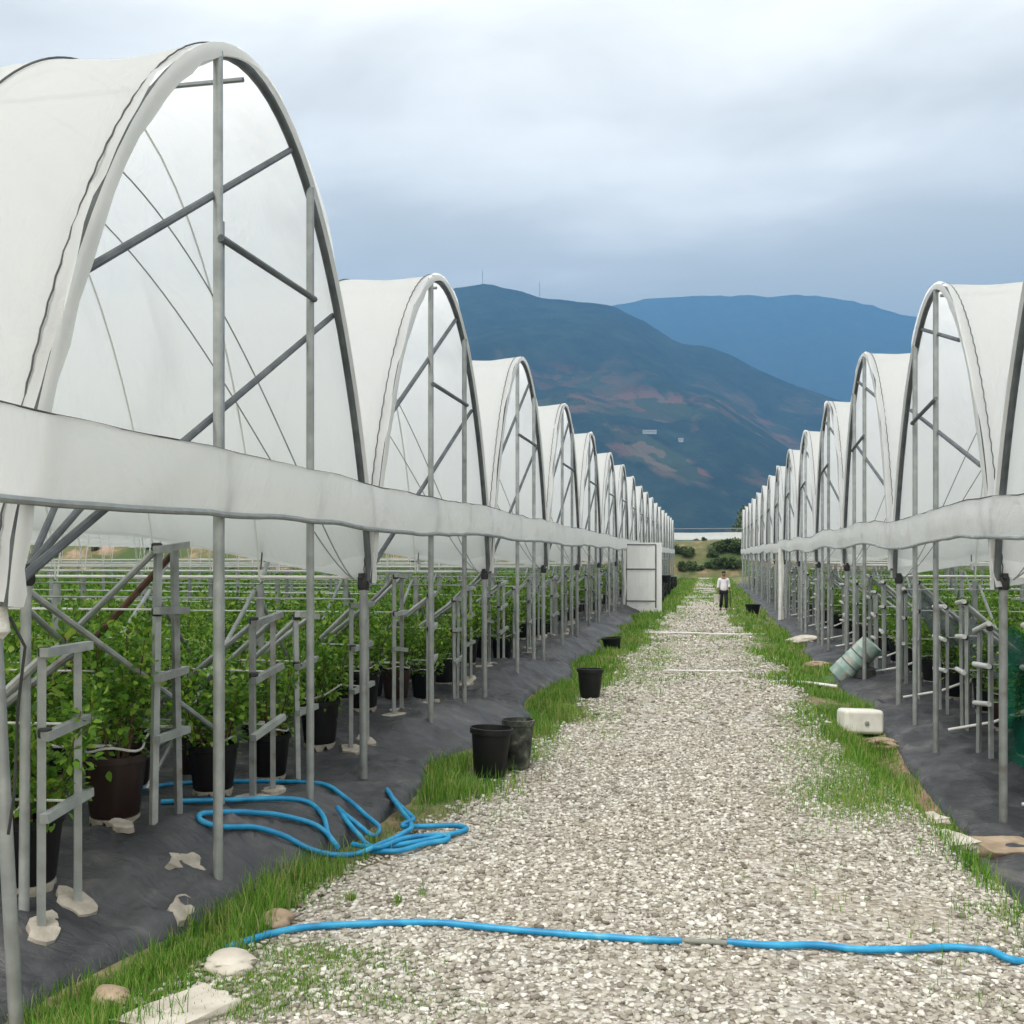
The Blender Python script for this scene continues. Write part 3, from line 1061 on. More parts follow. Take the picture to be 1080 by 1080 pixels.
def make_frame(s, top, seed, rusty=False, tilt=0.0, full=True, right=False):
    """a pair of square posts with short cross bars at the head of a planted row"""
    rs = random.Random(seed)
    X = lambda d: s * d
    root = empty('row_frame')
    gap = .34
    hs = [top, top - .46, top - .92] + ([top - 1.36] if top > 2 else [])
    for y in (-gap / 2, gap / 2):
        lean = rs.uniform(-.04, .04)
        MB().sqbar((X(rs.uniform(-.03, .03)), y, -.35), (X(0), y + lean, top + (.0 if y < 0 else .0)), .045).build('post', M['galv'], root, False)
    bm_ = M['galv_pale'] if right else M['galv']
    for h in hs:
        tl = rs.uniform(-.03, .03) + tilt
        a = (X(-.045), -gap / 2 - .07 - rs.uniform(0, .03), h - tl); b = (X(-.045), gap / 2 + .05 + rs.uniform(0, .05), h + tl)
        if right: MB().bar(a, b, .032, 10).build('crossbar', bm_, root)
        else: MB().sqbar(a, b, .052).build('crossbar', bm_, root, False)
    feet = full and (seed in (1, 3, 12, 21))
    if full:
        for h in hs[:2]:
            MB().lathe([(.03, -.03), (.04, -.02), (.04, .02), (.03, .03)], 8, (X(-.02), -gap / 2 - .03, h), True, True).build('clamp', M['rubber'], root)
        for k, y in enumerate((-gap / 2, gap / 2)):
            c = rusty and k == 1
            o = MB().bar((X(.02), y, top - .04), (X(1.75 + rs.uniform(-.2, .2)), y + rs.uniform(-.1, .1), .2), .025).build('stay', M['rust'] if c else M['galv'], root)
            if c: o['label'] = 'rusty brown stay'
        for y in (-gap / 2, gap / 2) if feet else ():
            f = link('footing', FOOT[rs.randrange(4)], root)
            f.location = (X(.0), y, .03); f.rotation_euler = (0, 0, rs.uniform(0, 6))
            f['foot'] = 1
    for h in hs[1:3]:
        MB().tube([(X(0), .1, h), (X(14), .1, h + .02)], .008, 5).build('trellis_wire', M['pvc'], root)
    MB().tube([(X(.35), -.12, .62), (X(1.2), -.1, .60), (X(16), -.1, .6)], .014, 6).build('drip_pipe', M['pvc'], root)
    if right and seed % 2:
        MB().tube([(X(-.25), -.3, .08), (X(.3), -.3, .2), (X(1.0), -.28, .5)], .02, 8).build('supply_pipe', M['pvc'], root)
    return root


VL = [make_frame(-1, 1.62, 1), make_frame(-1, 2.05, 2, True), make_frame(-1, 1.55, 3, tilt=.02), make_frame(-1, 1.66, 4)]
VR = [make_frame(1, 1.9, 11, right=True), make_frame(1, 1.62, 12, right=True, tilt=-.03), make_frame(1, 1.75, 13, right=True), make_frame(1, 1.6, 14, right=True)]
VL2 = [make_frame(-1, 1.75, 21), make_frame(-1, 1.6, 22)]
index_children()


def keep_far(ch):
    return ch.name.split('.')[0] in ('post', 'crossbar')


used = set()


def place_frame(proto, x, y, lab, grp, keep=None):
    if proto.name not in used and keep is None:
        o = proto; used.add(proto.name)
    else:
        o = copy_tree(proto, keep)
    FEET[o.name] = [c for c in (COPIED if o is not proto else CHILD[o.name]) if c.parent is o and c.get('foot')]
    o.location = (x, y, g(x, y))
    o.rotation_euler = (0, 0, random.uniform(-.12, .12))
    for ch in COL.objects if False else FEET.pop(o.name, []):
        cx, cy_ = x + ch.location.x, y + ch.location.y
        ch.location.z = float(top_z(cx, cy_)) - g(x, y) - .002
        ch.rotation_euler = slope_rot(cx, cy_, random.uniform(0, 6))
    tag(o, lab, 'row frame', grp)
    return o


LROWS, RROWS = [], []       # (tunnel index, row index, y)
for i in range(len(LJ) - 1):
    for r_, f in enumerate(ROW):
        y = LJ[i] + (LJ[i + 1] - LJ[i]) * f
        LROWS.append((i, r_, y))
for i in range(1, len(RJ) - 1):
    for r_, f in enumerate(ROW):
        RROWS.append((i, r_, RJ[i] + (RJ[i + 1] - RJ[i]) * (f - .06)))
for side, rows, nm in ((-1, LROWS, 'left'), (1, RROWS, 'right')):
    for (i, r_, y) in rows:
        x = (LX - .52 if side < 0 else RX + .55) + random.uniform(-.12, .12)
        V = (VL if side < 0 else VR)
        if side < 0 and i > 0 and random.random() < .5 or (side < 0 and i > 0 and r_ == 1):
            V = [VL[0], VL2[0], VL[2], VL2[1]]
        pr = V[r_]
        if i <= 7:
            tn = {0: 'nearest left tunnel'}.get(i if side < 0 else -1, '%s %s tunnel' % (ORD[i], nm))
            look = 'grey double-post row frame with short crossbars'
            if side < 0 and i == 0:
                look = ['low grey double-post row frame with flat wide crossbars', 'tall grey double-post row frame with one rusty brown stay',
                        'middling grey double-post row frame beside the blue hose', 'grey double-post row frame beside the thick valley post'][r_]
            place_frame(pr, x, y, look + (', under the ' if i == 0 and side < 0 else ', %s row under the ' % ORD[r_]) + tn, 'row frames under the %s tunnels' % nm)
        else:
            place_frame(pr, x, y, 'small far grey row frame under the distant %s tunnels' % nm, 'distant row frames on the %s' % nm, keep_far)
for o in VL + VR + VL2:
    if o.name not in used:
        for ch in CHILD.get(o.name, []):
            bpy.data.objects.remove(ch)
        bpy.data.objects.remove(o)


# potted bush prototypes
def pot_mb(r=.21, h=.42, n=22):
    return MB().lathe([(r * .74, .0), (r * .78, .012), (r * .97, h - .05), (r * 1.04, h - .045), (r * 1.05, h), (r * .98, h + .004), (r * .95, h - .05), (r * .94, h - .09)], n, (0, 0, 0), True)


def leaf_geo(P, Dn, ln, wd):
    """leaf quads-with-fold at points P, pointing along Dn"""
    n = len(P)
    Dn = Dn / np.linalg.norm(Dn, axis=1)[:, None]
    up = RNG.normal(0, .5, (n, 3)); up[:, 2] += 1.0
    side = np.cross(Dn, up); side /= np.linalg.norm(side, axis=1)[:, None] + 1e-9
    nr = np.cross(side, Dn)
    ln = ln[:, None]; wd = wd[:, None]
    a = P
    l = P + Dn * ln * .42 + side * wd + nr * wd * .3
    r = P + Dn * ln * .42 - side * wd + nr * wd * .3
    l2 = P + Dn * ln * .75 + side * wd * .72 + nr * wd * .1
    r2 = P + Dn * ln * .75 - side * wd * .72 + nr * wd * .1
    t = P + Dn * ln - nr * ln * .12
    V = np.stack([a, r, r2, t, l2, l], 1).reshape(-1, 3)
    F = (np.arange(n) * 6)[:, None] + np.arange(6)[None]
    return V, F


def bush_data(seed, nleaf, base_z, height, spread, ll, lw):
    rs = np.random.default_rng(seed)
    stems = []
    Ps = []; Ds = []
    ns = 11
    for k in range(ns):
        a = 2 * math.pi * (k + rs.uniform(-.3, .3)) / ns
        rad = spread * rs.uniform(.15, 1.0)
        top = np.array([math.cos(a) * rad, math.sin(a) * rad, base_z + height * rs.uniform(.55, 1.0)])
        b = np.array([math.cos(a) * .06, math.sin(a) * .06, base_z - .1])
        mid = (b + top) / 2 + np.array([math.cos(a) * spread * .18, math.sin(a) * spread * .18, rs.uniform(-.03, .08)])
        tt = np.linspace(0, 1, 7)
        cur = np.array([(1 - t) ** 2 * b + 2 * t * (1 - t) * mid + t * t * top for t in tt])
        stems.append(cur)
        m = nleaf // ns
        t = rs.beta(1.25, 1.0, m) * .85 + .15
        p = ((1 - t) ** 2)[:, None] * b + (2 * t * (1 - t))[:, None] * mid + (t * t)[:, None] * top
        off = rs.normal(0, 1, (m, 3)); off /= np.linalg.norm(off, axis=1)[:, None]
        sp = rs.uniform(0, .19, m)[:, None] * (1.15 - t * .5)[:, None]
        Ps.append(p + off * sp); Ds.append(off + np.array([0, 0, .35]))
    P = np.concatenate(Ps); Dn = np.concatenate(Ds)
    ln = rs.uniform(.6, 1.15, len(P)) * ll
    V, F = leaf_geo(P, Dn, ln, ln * lw)
    return V, F, stems


POTH = .42
pot_me = pot_mb().mesh('pot', M['pot'])
pot_b = pot_mb().mesh('pot', M['pot_brown'])
soil_me = MB().lathe([(.0, POTH - .06), (.1, POTH - .055), (.2, POTH - .075)], 16).mesh('soil', M['soil'])
feet_mb = MB()
fv = []
for k in range(24):
    a = 2 * math.pi * k / 24
    low = -.075 if k % 3 else -.012
    for rr_, zz in ((.135, -.004), (.165, -.004), (.165, low), (.135, low)):
        fv.append((rr_ * math.cos(a), rr_ * math.sin(a), zz))
ff = [(4 * k + q, 4 * k + (q + 1) % 4, 4 * ((k + 1) % 24) + (q + 1) % 4, 4 * ((k + 1) % 24) + q) for k in range(24) for q in range(4)]
feet_mb.add(fv, ff)
feet_me = feet_mb.mesh('pot_feet', M['concrete'], False)
ring_me = MB().tube([(.19 * math.cos(a), .19 * math.sin(a), POTH + .05 + .02 * math.sin(3 * a)) for a in np.linspace(-.4, 4.6, 20)] + [(.1, -.35, POTH + .18)], .009, 5).mesh('drip_ring', M['pvc'])
BUSH = []
for k in range(5):
    V, F, stems = bush_data(100 + k, 1350, POTH, (.84, .95, .72, .9, .78)[k], (.46, .42, .5, .48, .44)[k], .075, .30)
    fm = np_mesh('foliage', V, F, M['leaf'])
    mb = MB()
    for c in stems: mb.tube([tuple(p) for p in c], [.011 - .0012 * i for i in range(len(c))], 5)
    sm = mb.mesh('stem', M['stem'])
    BUSH.append((fm, sm))
    root = None


def make_bush(k, brown=False, ring=True):
    root = empty('potted_bush')
    p = link('pot', pot_b if brown else pot_me, root)
    link('soil', soil_me, p)
    link('pot_feet', feet_me, p)
    link('foliage', BUSH[k][0], root)
    link('stem', BUSH[k][1], root)
    if ring: link('drip_ring', ring_me, root)
    return root


BP = [make_bush(k, k == 1) for k in range(5)]
index_children()
bused = set()
field_V, field_F, fo = [], [], 0
pots_V, pots_F, po = [], [], 0
nb = 0


def put_bush(x, y, lab, grp, sc=1.0, k=None):
    global nb
    k = random.randrange(5) if k is None else k
    if k not in bused:
        o = BP[k]; bused.add(k)
    else:
        o = copy_tree(BP[k])
    o.location = (x, y, g(x, y) + .075 + .02)
    o.rotation_euler = (0, 0, random.uniform(0, 6.28)); o.scale = (sc * random.uniform(.92, 1.08), sc * random.uniform(.92, 1.08), sc * random.uniform(.9, 1.12))
    tag(o, lab, 'potted bush', grp)
    nb += 1
    return o


# low detail bushes for the far rows
FB = []
for k in range(4):
    V, F, _ = bush_data(200 + k, 120, POTH, .66, .46, .16, .36)
    FB.append((V, F))
pv8 = []
for r_, z in ((.155, .0), (.22, .45)):
    for j in range(8):
        a = 2 * math.pi * j / 8
        pv8.append((r_ * math.cos(a), r_ * math.sin(a), z))
pv8 = np.array(pv8); pf8 = np.array([(j, (j + 1) % 8, 8 + (j + 1) % 8, 8 + j) for j in range(8)])


def far_bush(x, y):
    global fo, po
    V, F = FB[random.randrange(4)]
    a = random.uniform(0, 6.28); c, s = math.cos(a), math.sin(a)
    sc = random.uniform(.9, 1.15)
    z = g(x, y) + .05
    v = np.stack([(V[:, 0] * c - V[:, 1] * s) * sc + x, (V[:, 0] * s + V[:, 1] * c) * sc + y, V[:, 2] * sc + z], -1)
    field_V.append(v); field_F.append(F + fo); fo += len(v)
    pots_V.append(pv8 + np.array([x, y, z])); pots_F.append(pf8 + po); po += 16


NEAR_L = [8, 8, 6, 6, 3, 3, 3, 2, 1, 1]
NEAR_R = [0, 5, 5, 4, 3, 2, 2, 1]
for side, rows, near, nm in ((-1, LROWS, NEAR_L, 'left'), (1, RROWS, NEAR_R, 'right')):
    for (i, r_, y) in rows:
        nk = near[i] if i < len(near) else 0
        dmax = 40 if side < 0 else 20
        k = 0; d = .95 + random.uniform(-.1, .15) - (.08 if (side < 0 and i == 0 and r_ == 0) else 0)
        if i > 11 and side < 0: dmax = 30
        while d < dmax:
            x = (LX - d) if side < 0 else (RX + d + .1)
            yy_ = y + random.uniform(-.08, .08) - .05 + (.2 if (side < 0 and i == 0 and r_ == 0) else 0)
            if k < nk:
                tn = '%s tunnel' % ('nearest left' if (i == 0 and side < 0) else ORD[i] + ' ' + nm)
                if k < 3:
                    lab = 'leafy potted bush, %s from the track, %s row, %s' % (ORD[k], ORD[r_], tn)
                    gname = 'potted bushes at the row ends under the %s tunnels' % nm
                else:
                    lab = 'leafy green potted bush deep in %s row under %s' % (ORD[r_], tn)
                    gname = 'potted bushes deep in %s row under %s' % (ORD[r_], tn)
                put_bush(x, yy_, lab, gname)
            elif side > 0 or y < 12 or True:
                # rows that no sight line reaches are left out
                far_bush(x, yy_)
            k += 1
            d += .78 + random.uniform(-.06, .06)
o = link('planted_rows', np_mesh('planted_rows', np.concatenate(field_V), np.concatenate(field_F), M['leaf_field']))
tag(o, 'long rows of green bushes filling the space under the tunnels', 'planted rows', kind='stuff')
o = link('row_pots', np_mesh('row_pots', np.concatenate(pots_V), np.concatenate(pots_F), M['pot'], True))
tag(o, 'black pots of the far bush rows under the tunnels', 'row pots', kind='stuff')

# ------------------------------------------------------------------ loose things beside the track
def lone_pot(px, py, r, h, lab, material='pot', tilt=(0, 0), dz=0.0, soil=True):
    x, y = at(px, py, 0)
    root = empty('plant_pot', (x, y, g(x, y) + .01 + dz))
    root.rotation_euler = (tilt[0], tilt[1], random.uniform(0, 6))
    mb = MB().lathe([(r * .72, .0), (r * .76, .015), (r * .96, h * .88), (r * 1.05, h * .89), (r * 1.06, h), (r * .99, h + .004), (r * .95, h * .85), (r * .8, h * .3), (.0, h * .25)], 28, (0, 0, 0), True)
    mb.build('pot_shell', M[material], root)
    if soil: MB().lathe([(0, h * .62), (r * .5, h * .63), (r * .9, h * .60)], 20).build('soil', M['soil'], root)
    tag(root, lab, 'plant pot', 'loose black pots beside the track')
    return root


lone_pot(516, 819, .215, .50, 'empty black pot standing on the grass beside the track, in front of a dusty pot', tilt=(.02, .05))
lone_pot(546, 812, .17, .52, 'narrow dusty mottled black pot behind another pot beside the track', 'pot_dusty', tilt=(.0, -.03))
lone_pot(622, 736, .21, .47, 'black pot alone on the grass edge, halfway along the left side', tilt=(.03, .03))
lone_pot(646, 685, .24, .32, 'small far black pot in the grass under the left tunnels', tilt=(.05, .08))
lone_pot(794, 647, .3, .4, 'small dark pot at the foot of the far right tunnels')
for k in range(11):
    y = 50 + k * 3.1
    root = empty('plant_pot', (-2.45 + random.uniform(-.15, .15), y, g(-2.45, y)))
    hh = random.uniform(.45, 1.25)
    n = max(2, int(hh / .3))
    prof = []
    for q in range(n):
        z = q * hh / n
        prof += [(.24, z), (.31, z + hh / n - .05), (.33, z + hh / n)]
    MB().lathe(prof + [(.28, hh - .02), (.2, hh - .2)], 14, (0, 0, 0), True).build('pot_stack', M['pot'], root)
    tag(root, 'dark stack of nested black pots in the far line beyond the white door', 'plant pot', 'far line of stacked black pots')


def spline(pts, sub=8):
    P = [Vector(p) for p in pts]
    out = []
    for i in range(len(P) - 1):
        p0 = P[max(0, i - 1)]; p1 = P[i]; p2 = P[i + 1]; p3 = P[min(len(P) - 1, i + 2)]
        for k in range(sub):
            t = k / sub
            out.append(.5 * ((2 * p1) + (p2 - p0) * t + (2 * p0 - 5 * p1 + 4 * p2 - p3) * t * t + (3 * p1 - p0 - 3 * p2 + p3) * t ** 3))
    out.append(P[-1])
    return out


def on_ground(pts, r, lift=None):
    out = []
    D = np.arange(4.0, 60.0, .02)
    for p in pts:
        lat = (p[0] - 540) / 1080 * D
        x, y = lat * CS - D * SN, lat * SN + D * CS
        zr = CAM_H - (p[1] - 587) / 1080 * D
        e = (p[2] if len(p) > 2 else 0) + r
        sm = G(x, y) + .012 + .03 * sstep(0, .3, edgeL(y) - x)
        k = int(np.argmax(zr <= sm + e))
        out.append((x[k], y[k], float(sm[k]) + e))
    return out


def rest(pts, r):
    """keeps a bent line lying on what is under it"""
    q = []
    for p in pts:
        e = float(edgeL(p.y)); d = e - p.x
        top = g(p.x, p.y) + .012
        if d > -.05: top += float(wrinkle(p.x, p.y)) * float(.25 + .75 * sstep(0, .12, d)) + .012
        q.append(max(p.z, top + r))
    n = len(q)
    q2 = [max(sum(q[max(0, i - 6):i + 7]) / len(q[max(0, i - 6):i + 7]), q[i] - .012) for i in range(n)]
    q3 = [sum(q2[max(0, i - 3):i + 4]) / len(q2[max(0, i - 3):i + 4]) for i in range(n)]
    return [Vector((p.x, p.y, z)) for p, z in zip(pts, q3)]


hr = .021
root = empty('garden_hose', (*at(600, 986), 0))
def hose_part(pts, name, m, r=hr):
    q = rest(spline(on_ground(pts, r), 8), r)
    MB().tube([p - Vector(root.location) for p in q], r, 10).build(name, m, root)
hose_part([(240, 1000), (262, 992), (290, 984), (330, 978), (400, 975), (460, 974), (520, 979), (600, 986), (680, 991), (719, 993)], 'hose_length', M['hose'])
hose_part([(716, 993), (742, 994), (769, 995)], 'fitting', M['hose_grey'], .016)
hose_part([(767, 995), (815, 997), (860, 998), (900, 1002), (930, 1003), (970, 1001), (1000, 1000), (1040, 1003), (1080, 1011), (1160, 1030), (1230, 1020)], 'hose_length', M['hose'])
tag(root, 'blue hose lying straight across the gravel track with a grey joint', 'hose')

coil = [(120, 838), (180, 830), (240, 828), (290, 829), (335, 833), (362, 846), (384, 862), (400, 876), (394, 882, .03), (380, 874, .05), (366, 862, .06), (356, 851, .04),
        (364, 866, .05), (378, 884, .04), (396, 894, .02), (440, 887, .03), (478, 880), (492, 875), (478, 871), (440, 872, .02), (424, 871, .06), (436, 862, .08),
        (428, 858, .04), (414, 846), (408, 838), (416, 852), (434, 868, .08), (424, 880, .07), (404, 889, .06), (380, 899, .03), (350, 907), (322, 902), (300, 891), (270, 882), (236, 880), (212, 873),
        (214, 866), (240, 862), (290, 866), (325, 876), (345, 887), (356, 898, .02), (346, 880, .05), (340, 862, .04), (322, 848), (290, 843), (240, 844), (170, 846)]
root = tag(MB().tube(rest(spline(on_ground(coil, hr), 8), hr), hr, 10).build('garden_hose', M['hose']), 'tangled blue hose heaped on black fabric under the nearest left tunnel', 'hose')
coil2 = [(385, 900, .0), (420, 896, .03), (450, 891), (472, 886), (466, 881, .02), (430, 884, .05), (400, 892, .06), (372, 896, .02)]
coil2 = MB().tube(rest(spline(on_ground(coil2, hr), 8), hr), hr, 10).build('hose_loop', M['hose'], root)

# white jerry can
x, y = at(907, 770, -.12)
root = empty('jerry_can', (x, y, g(x, y) + .02), .12)
root.rotation_euler = (R(-4), R(2), R(14))
bm = bmesh.new(); bmesh.ops.create_cube(bm, size=1)
bmesh.ops.scale(bm, vec=(.56, .36, .34), verts=bm.verts)
bmesh.ops.bevel(bm, geom=bm.edges[:], offset=.06, segments=5, profile=.5, affect='EDGES')
bmesh.ops.translate(bm, vec=(0, 0, .17), verts=bm.verts)
me = bpy.data.meshes.new('can_body'); bm.to_mesh(me); bm.free(); finish(me, M['jerry'], True, 0); link('can_body', me, root).modifiers.new('normals', 'WEIGHTED_NORMAL')
mb = MB(); mb.lathe([(.03, 0), (.03, .02), (.022, .028)], 14, (0, 0, 0), False, True)
c = mb.build('cap', M['cap'], root); c.location = (.02, -.178, .16); c.rotation_euler = (R(90), 0, 0)
tag(root, 'white plastic jerry can lying on bare soil beside the right fabric edge', 'jerry can')

# weathered barrel
x, y = at(874, 722, -.08)
root = empty('barrel', (x + .16, y, g(x, y) + .15))
root.rotation_euler = (0, R(44), R(-8))
prof = [(.0, 0), (.2, .0), (.215, .015)]
for k in range(3):
    z = .2 + .25 * k
    prof += [(.218, z - .02), (.224, z - .01), (.224, z + .01), (.218, z + .02)]
prof += [(.215, .885), (.2, .9), (.19, .88), (0, .875)]
MB().lathe(prof, 28).build('barrel_body', M['barrel'], root)
for z in (.33, .57): MB().lathe([(.2215, z - .012), (.226, z), (.2215, z + .012)], 28).build('band', M['barrel_band'], root)
tag(root, 'weathered grey green barrel leaning against the right tunnel fabric', 'barrel')
x2, y2 = x + .62, y + .05
mb = MB(); mb.lathe([(.2, 0), (.24, .05), (.22, .2), (.12, .27), (0, .28)], 12, (0, 0, 0), True)
o = mb.build('black_bag', M['rubber']); o.location = (x2, y2, g(x2, y2)); o.scale = (1, 1.5, .95)
tag(o, 'black bag slumped under the tilted barrel', 'bag')


# stones and slabs
def stone(px, py, size, lab, material='stone', seed=0, rz=0.0, flat=False, z=0.0):
    x, y = at(px, py, z)
    bm = bmesh.new()
    if flat:
        bmesh.ops.create_cube(bm, size=1)
        bmesh.ops.subdivide_edges(bm, edges=bm.edges[:], cuts=9, use_grid_fill=True)
    else:
        bmesh.ops.create_icosphere(bm, subdivisions=4, radius=.5)
    rs = random.Random(seed)
    for v in bm.verts:
        c = v.co
        nn = float(fbm(c.x * 2.2 + seed * 3.7, c.y * 2.2 + c.z * 1.7, 3, seed)) - .5
        n2 = float(fbm(c.x * 7 + seed, c.y * 7 + c.z * 6, 3, seed + 4)) - .5
        k = 1 + nn * (.45 if flat else .95) + n2 * (.12 if flat else .28)
        v.co = Vector((c.x * size[0] * k, c.y * size[1] * k, c.z * size[2] * (1 + nn * .25)))
    me = bpy.data.meshes.new('stone'); bm.to_mesh(me); bm.free(); finish(me, M[material], True, 30)
    o = link('concrete_slab' if flat else 'stone', me)
    o.location = (x, y, g(x, y) + size[2] * .28); o.rotation_euler = (rs.uniform(-.08, .08), rs.uniform(-.08, .08), rz)
    tag(o, lab, 'slab' if flat else 'stone')
    return o


stone(192, 1072, (.30, .55, .07), 'long pale concrete slab along the grass at the bottom left', seed=3, rz=-.35, flat=True)
stone(243, 1020, (.26, .22, .12), 'pale stone at the upper end of the bottom left concrete slab', seed=5)
stone(292, 978, (.20, .16, .14), 'tan stone where the blue hose leaves the track on the left', 'tan_stone', seed=6)
stone(118, 1056, (.24, .17, .10), 'reddish brown stone in the grass at the black fabric edge', 'tan_stone', seed=8)
stone(975, 850, (.34, .24, .07), 'flat pale slab at the right edge of the gravel', seed=9, rz=.4, flat=True)
stone(1000, 882, (.3, .42, .10), 'pale broken slab next to the right grass ditch', seed=10, rz=.5, flat=True)
stone(1062, 893, (.55, .5, .14), 'tan stone slab at the foot of the near right post', 'tan_stone', seed=12, rz=.3, flat=True, z=-.3)
stone(930, 778, (.5, .34, .2), 'brown clod of soil behind the white jerry can', 'tan_stone', seed=13, z=-.1)
stone(862, 700, (.6, .5, .22), 'brown clod of soil left of the leaning barrel', 'tan_stone', seed=14)
stone(848, 676, (.9, .6, .3), 'pale heap of soil at the right fabric edge beyond the barrel', 'stone', seed=15)
stone(790, 790, (.09, .07, .05), 'single larger stone lying in the middle of the gravel', 'stone', seed=17)

# white pipes lying across the track
for (a, b, lab) in (((680, 667), (808, 669), 'white pipe lying across the track in front of the white door'),
                    ((728, 627), (760, 627), 'short white pipe lying across the far track behind the person'),
                    ((700, 707), (784, 708), 'thin pale pipe half buried across the middle of the track')):
    p = spline(on_ground([a, ((a[0] * 2 + b[0]) / 3, a[1] + .3), ((a[0] + 2 * b[0]) / 3, b[1] - .2), b], .03), 4)
    o = MB().tube(p, .022 if a[1] != 707 else .014, 8).build('pipe', M['pvc'])
    tag(o, lab, 'pipe', 'white pipes across the track')
p = spline([(1.35, 19.2, g(1.35, 19.2) + .03), (1.8, 19.25, g(1.8, 19.2) + .04), (2.3, 19.1, g(2.3, 19.1) + .06)], 5)
o = MB().tube(p, .03, 8).build('pipe', M['pvc']); tag(o, 'short white pipe in the grass by the leaning barrel', 'pipe', 'white pipes across the track')

# open white door at the left row
root = empty('film_door', (-3.22, 42.0, g(-3.0, 42.0)))
fr = MB()
for a, b in (((0, 0, .05), (0, 0, 2.62)), ((1.2, 0, .05), (1.2, 0, 2.62)), ((0, 0, .32), (1.2, 0, .32)), ((0, 0, 2.62), (1.2, 0, 2.62)), ((0, 0, 1.62), (1.2, 0, 1.62))):
    fr.bar(a, b, .028)
fr.build('frame', M['galv_dark'], root)
P = np.array([[(-.06 + 1.5 * i / 14, -.05 - .025 * math.sin(i * 1.3) - .01 * math.sin(j * 1.1), -.15 + 2.85 * j / 14 - .12 * (i / 14) * (j == 0) - .05 * math.sin(i * .8) * (j == 0)) for i in range(15)] for j in range(15)])
# the sheet hangs behind the frame
P[:, :, 1] += .09
MB().grid(P).build('door_film', M['film_strip'], root, True, 0)
MB().tube([(-.06, -.06, -.1), (-.08, -.07, .3), (-.03, -.07, .9), (-.06, -.06, 1.6), (-.04, -.06, 2.3), (-.06, -.04, 2.6)], .05, 8).build('rolled_film', M['film_edge'], root)
tag(root, 'open door of white film on a grey frame at the left tunnels', 'door')
root = empty('gate_post', (RX - .28, 37.5, g(RX - .28, 37.5)))
MB().tube([(0, 0, -.2), (.02, .02, 1.2), (0, 0, 2.62)], .07, 10).build('post', M['pvc'], root)
MB().tube([(.1, .03, .0), (.08, .05, .9), (.11, .03, 1.8), (.07, .02, 2.5)], .035, 8).build('rolled_film', M['film_edge'], root)
tag(root, 'tall white post with rolled film standing at the right tunnels', 'post')


# nets on the right
def net(y0, y1, zt0, zt1, hgt, x0, material, name, lab):
    P = []
    for i in range(40):
        f = i / 39
        y = y0 + (y1 - y0) * f
        zt = zt0 + (zt1 - zt0) * f - .18 * math.sin(math.pi * f)
        P.append([(x0 + .08 * math.sin(i * .7 + j) + .1 * (float(fbm(i * .3, j * .4, 3, 80)) - .5), y, zt - hgt * (j / 9) * (1 + .2 * math.sin(i * .5))) for j in range(10)])
    o = MB().grid(np.array(P)).build(name, material, None, True, 0)
    return tag(o, lab, 'net', 'nets under the right tunnels')


net(11.0, 19.5, 1.30, 1.85, .55, RX + .80, M['net_grey'], 'shade_net', 'sagging grey shade net slung along the right row frames')
P = np.array([[(3.03 + 1.1 * i / 24 + .03 * math.sin(j * .9), 11.42 + .9 * i / 24 + .07 * math.sin(i * .9 + j * .35), 1.52 - 1.42 * j / 14 + .05 * math.sin(i * .7)) for j in range(15)] for i in range(25)])
tag(MB().grid(P).build('plant_net', M['net_green'], None, True, 0), 'bright green net hanging at the right edge of the photo', 'net', 'nets under the right tunnels')

# ------------------------------------------------------------------ the person on the track
PX, PY = .72, 44.3
PZ = g(PX, PY)


def skin_body(name, joints, edges, radii, material, parent, root_i=0, sub=2):
    me = bpy.data.meshes.new(name)
    me.from_pydata(joints, edges, [])
    o = link(name, me, None)
    mo = o.modifiers.new('skin', 'SKIN'); mo.use_smooth_shade = True
    for i, r in enumerate(radii):
        v = me.skin_vertices[0].data[i]
        v.radius = r if isinstance(r, tuple) else (r, r)
        v.use_root = (i == root_i)
    sb = o.modifiers.new('sub', 'SUBSURF'); sb.levels = sub; sb.render_levels = sub
    dg = bpy.context.evaluated_depsgraph_get()
    me2 = bpy.data.meshes.new_from_object(o.evaluated_get(dg))
    bpy.data.objects.remove(o)
    me2.materials.clear(); finish(me2, material, True, 0)
    me2.name = name
    return link(name, me2, parent)


person = empty('person', (PX, PY, PZ), R(4))
# x to the viewer's right, the figure faces the camera (-y), mid stride
J = [(0, 0, .86), (0, -.01, 1.05), (0, -.01, 1.26), (0, -.015, 1.40), (0, -.03, 1.48), (0, -.04, 1.55),          # 0-5 pelvis .. head
     (.09, 0, .82), (.10, -.10, .47), (.10, -.06, .09), (.11, -.20, .035),                                     # 6-9 leg
     (-.09, 0, .82), (-.10, .05, .47), (-.11, .16, .12), (-.12, .05, .04),                                     # 10-13 leg
     (.17, -.01, 1.35), (.225, .02, 1.08), (.24, -.06, .86),                                                   # 14-16 arm
     (-.17, -.01, 1.35), (-.235, .02, 1.08), (-.25, -.02, .84),                                                # 17-19 arm
     (0, -.045, 1.62)]
E = [(0, 1), (1, 2), (2, 3), (3, 4), (4, 5), (5, 20), (0, 6), (6, 7), (7, 8), (8, 9), (0, 10), (10, 11), (11, 12), (12, 13), (3, 14), (14, 15), (15, 16), (3, 17), (17, 18), (18, 19)]
RR = [(.13, .10), (.125, .095), (.14, .10), (.10, .08), .05, .085, .085, .06, .042, .035, .085, .06, .042, .035, .055, .042, .03, .055, .042, .03, .07]
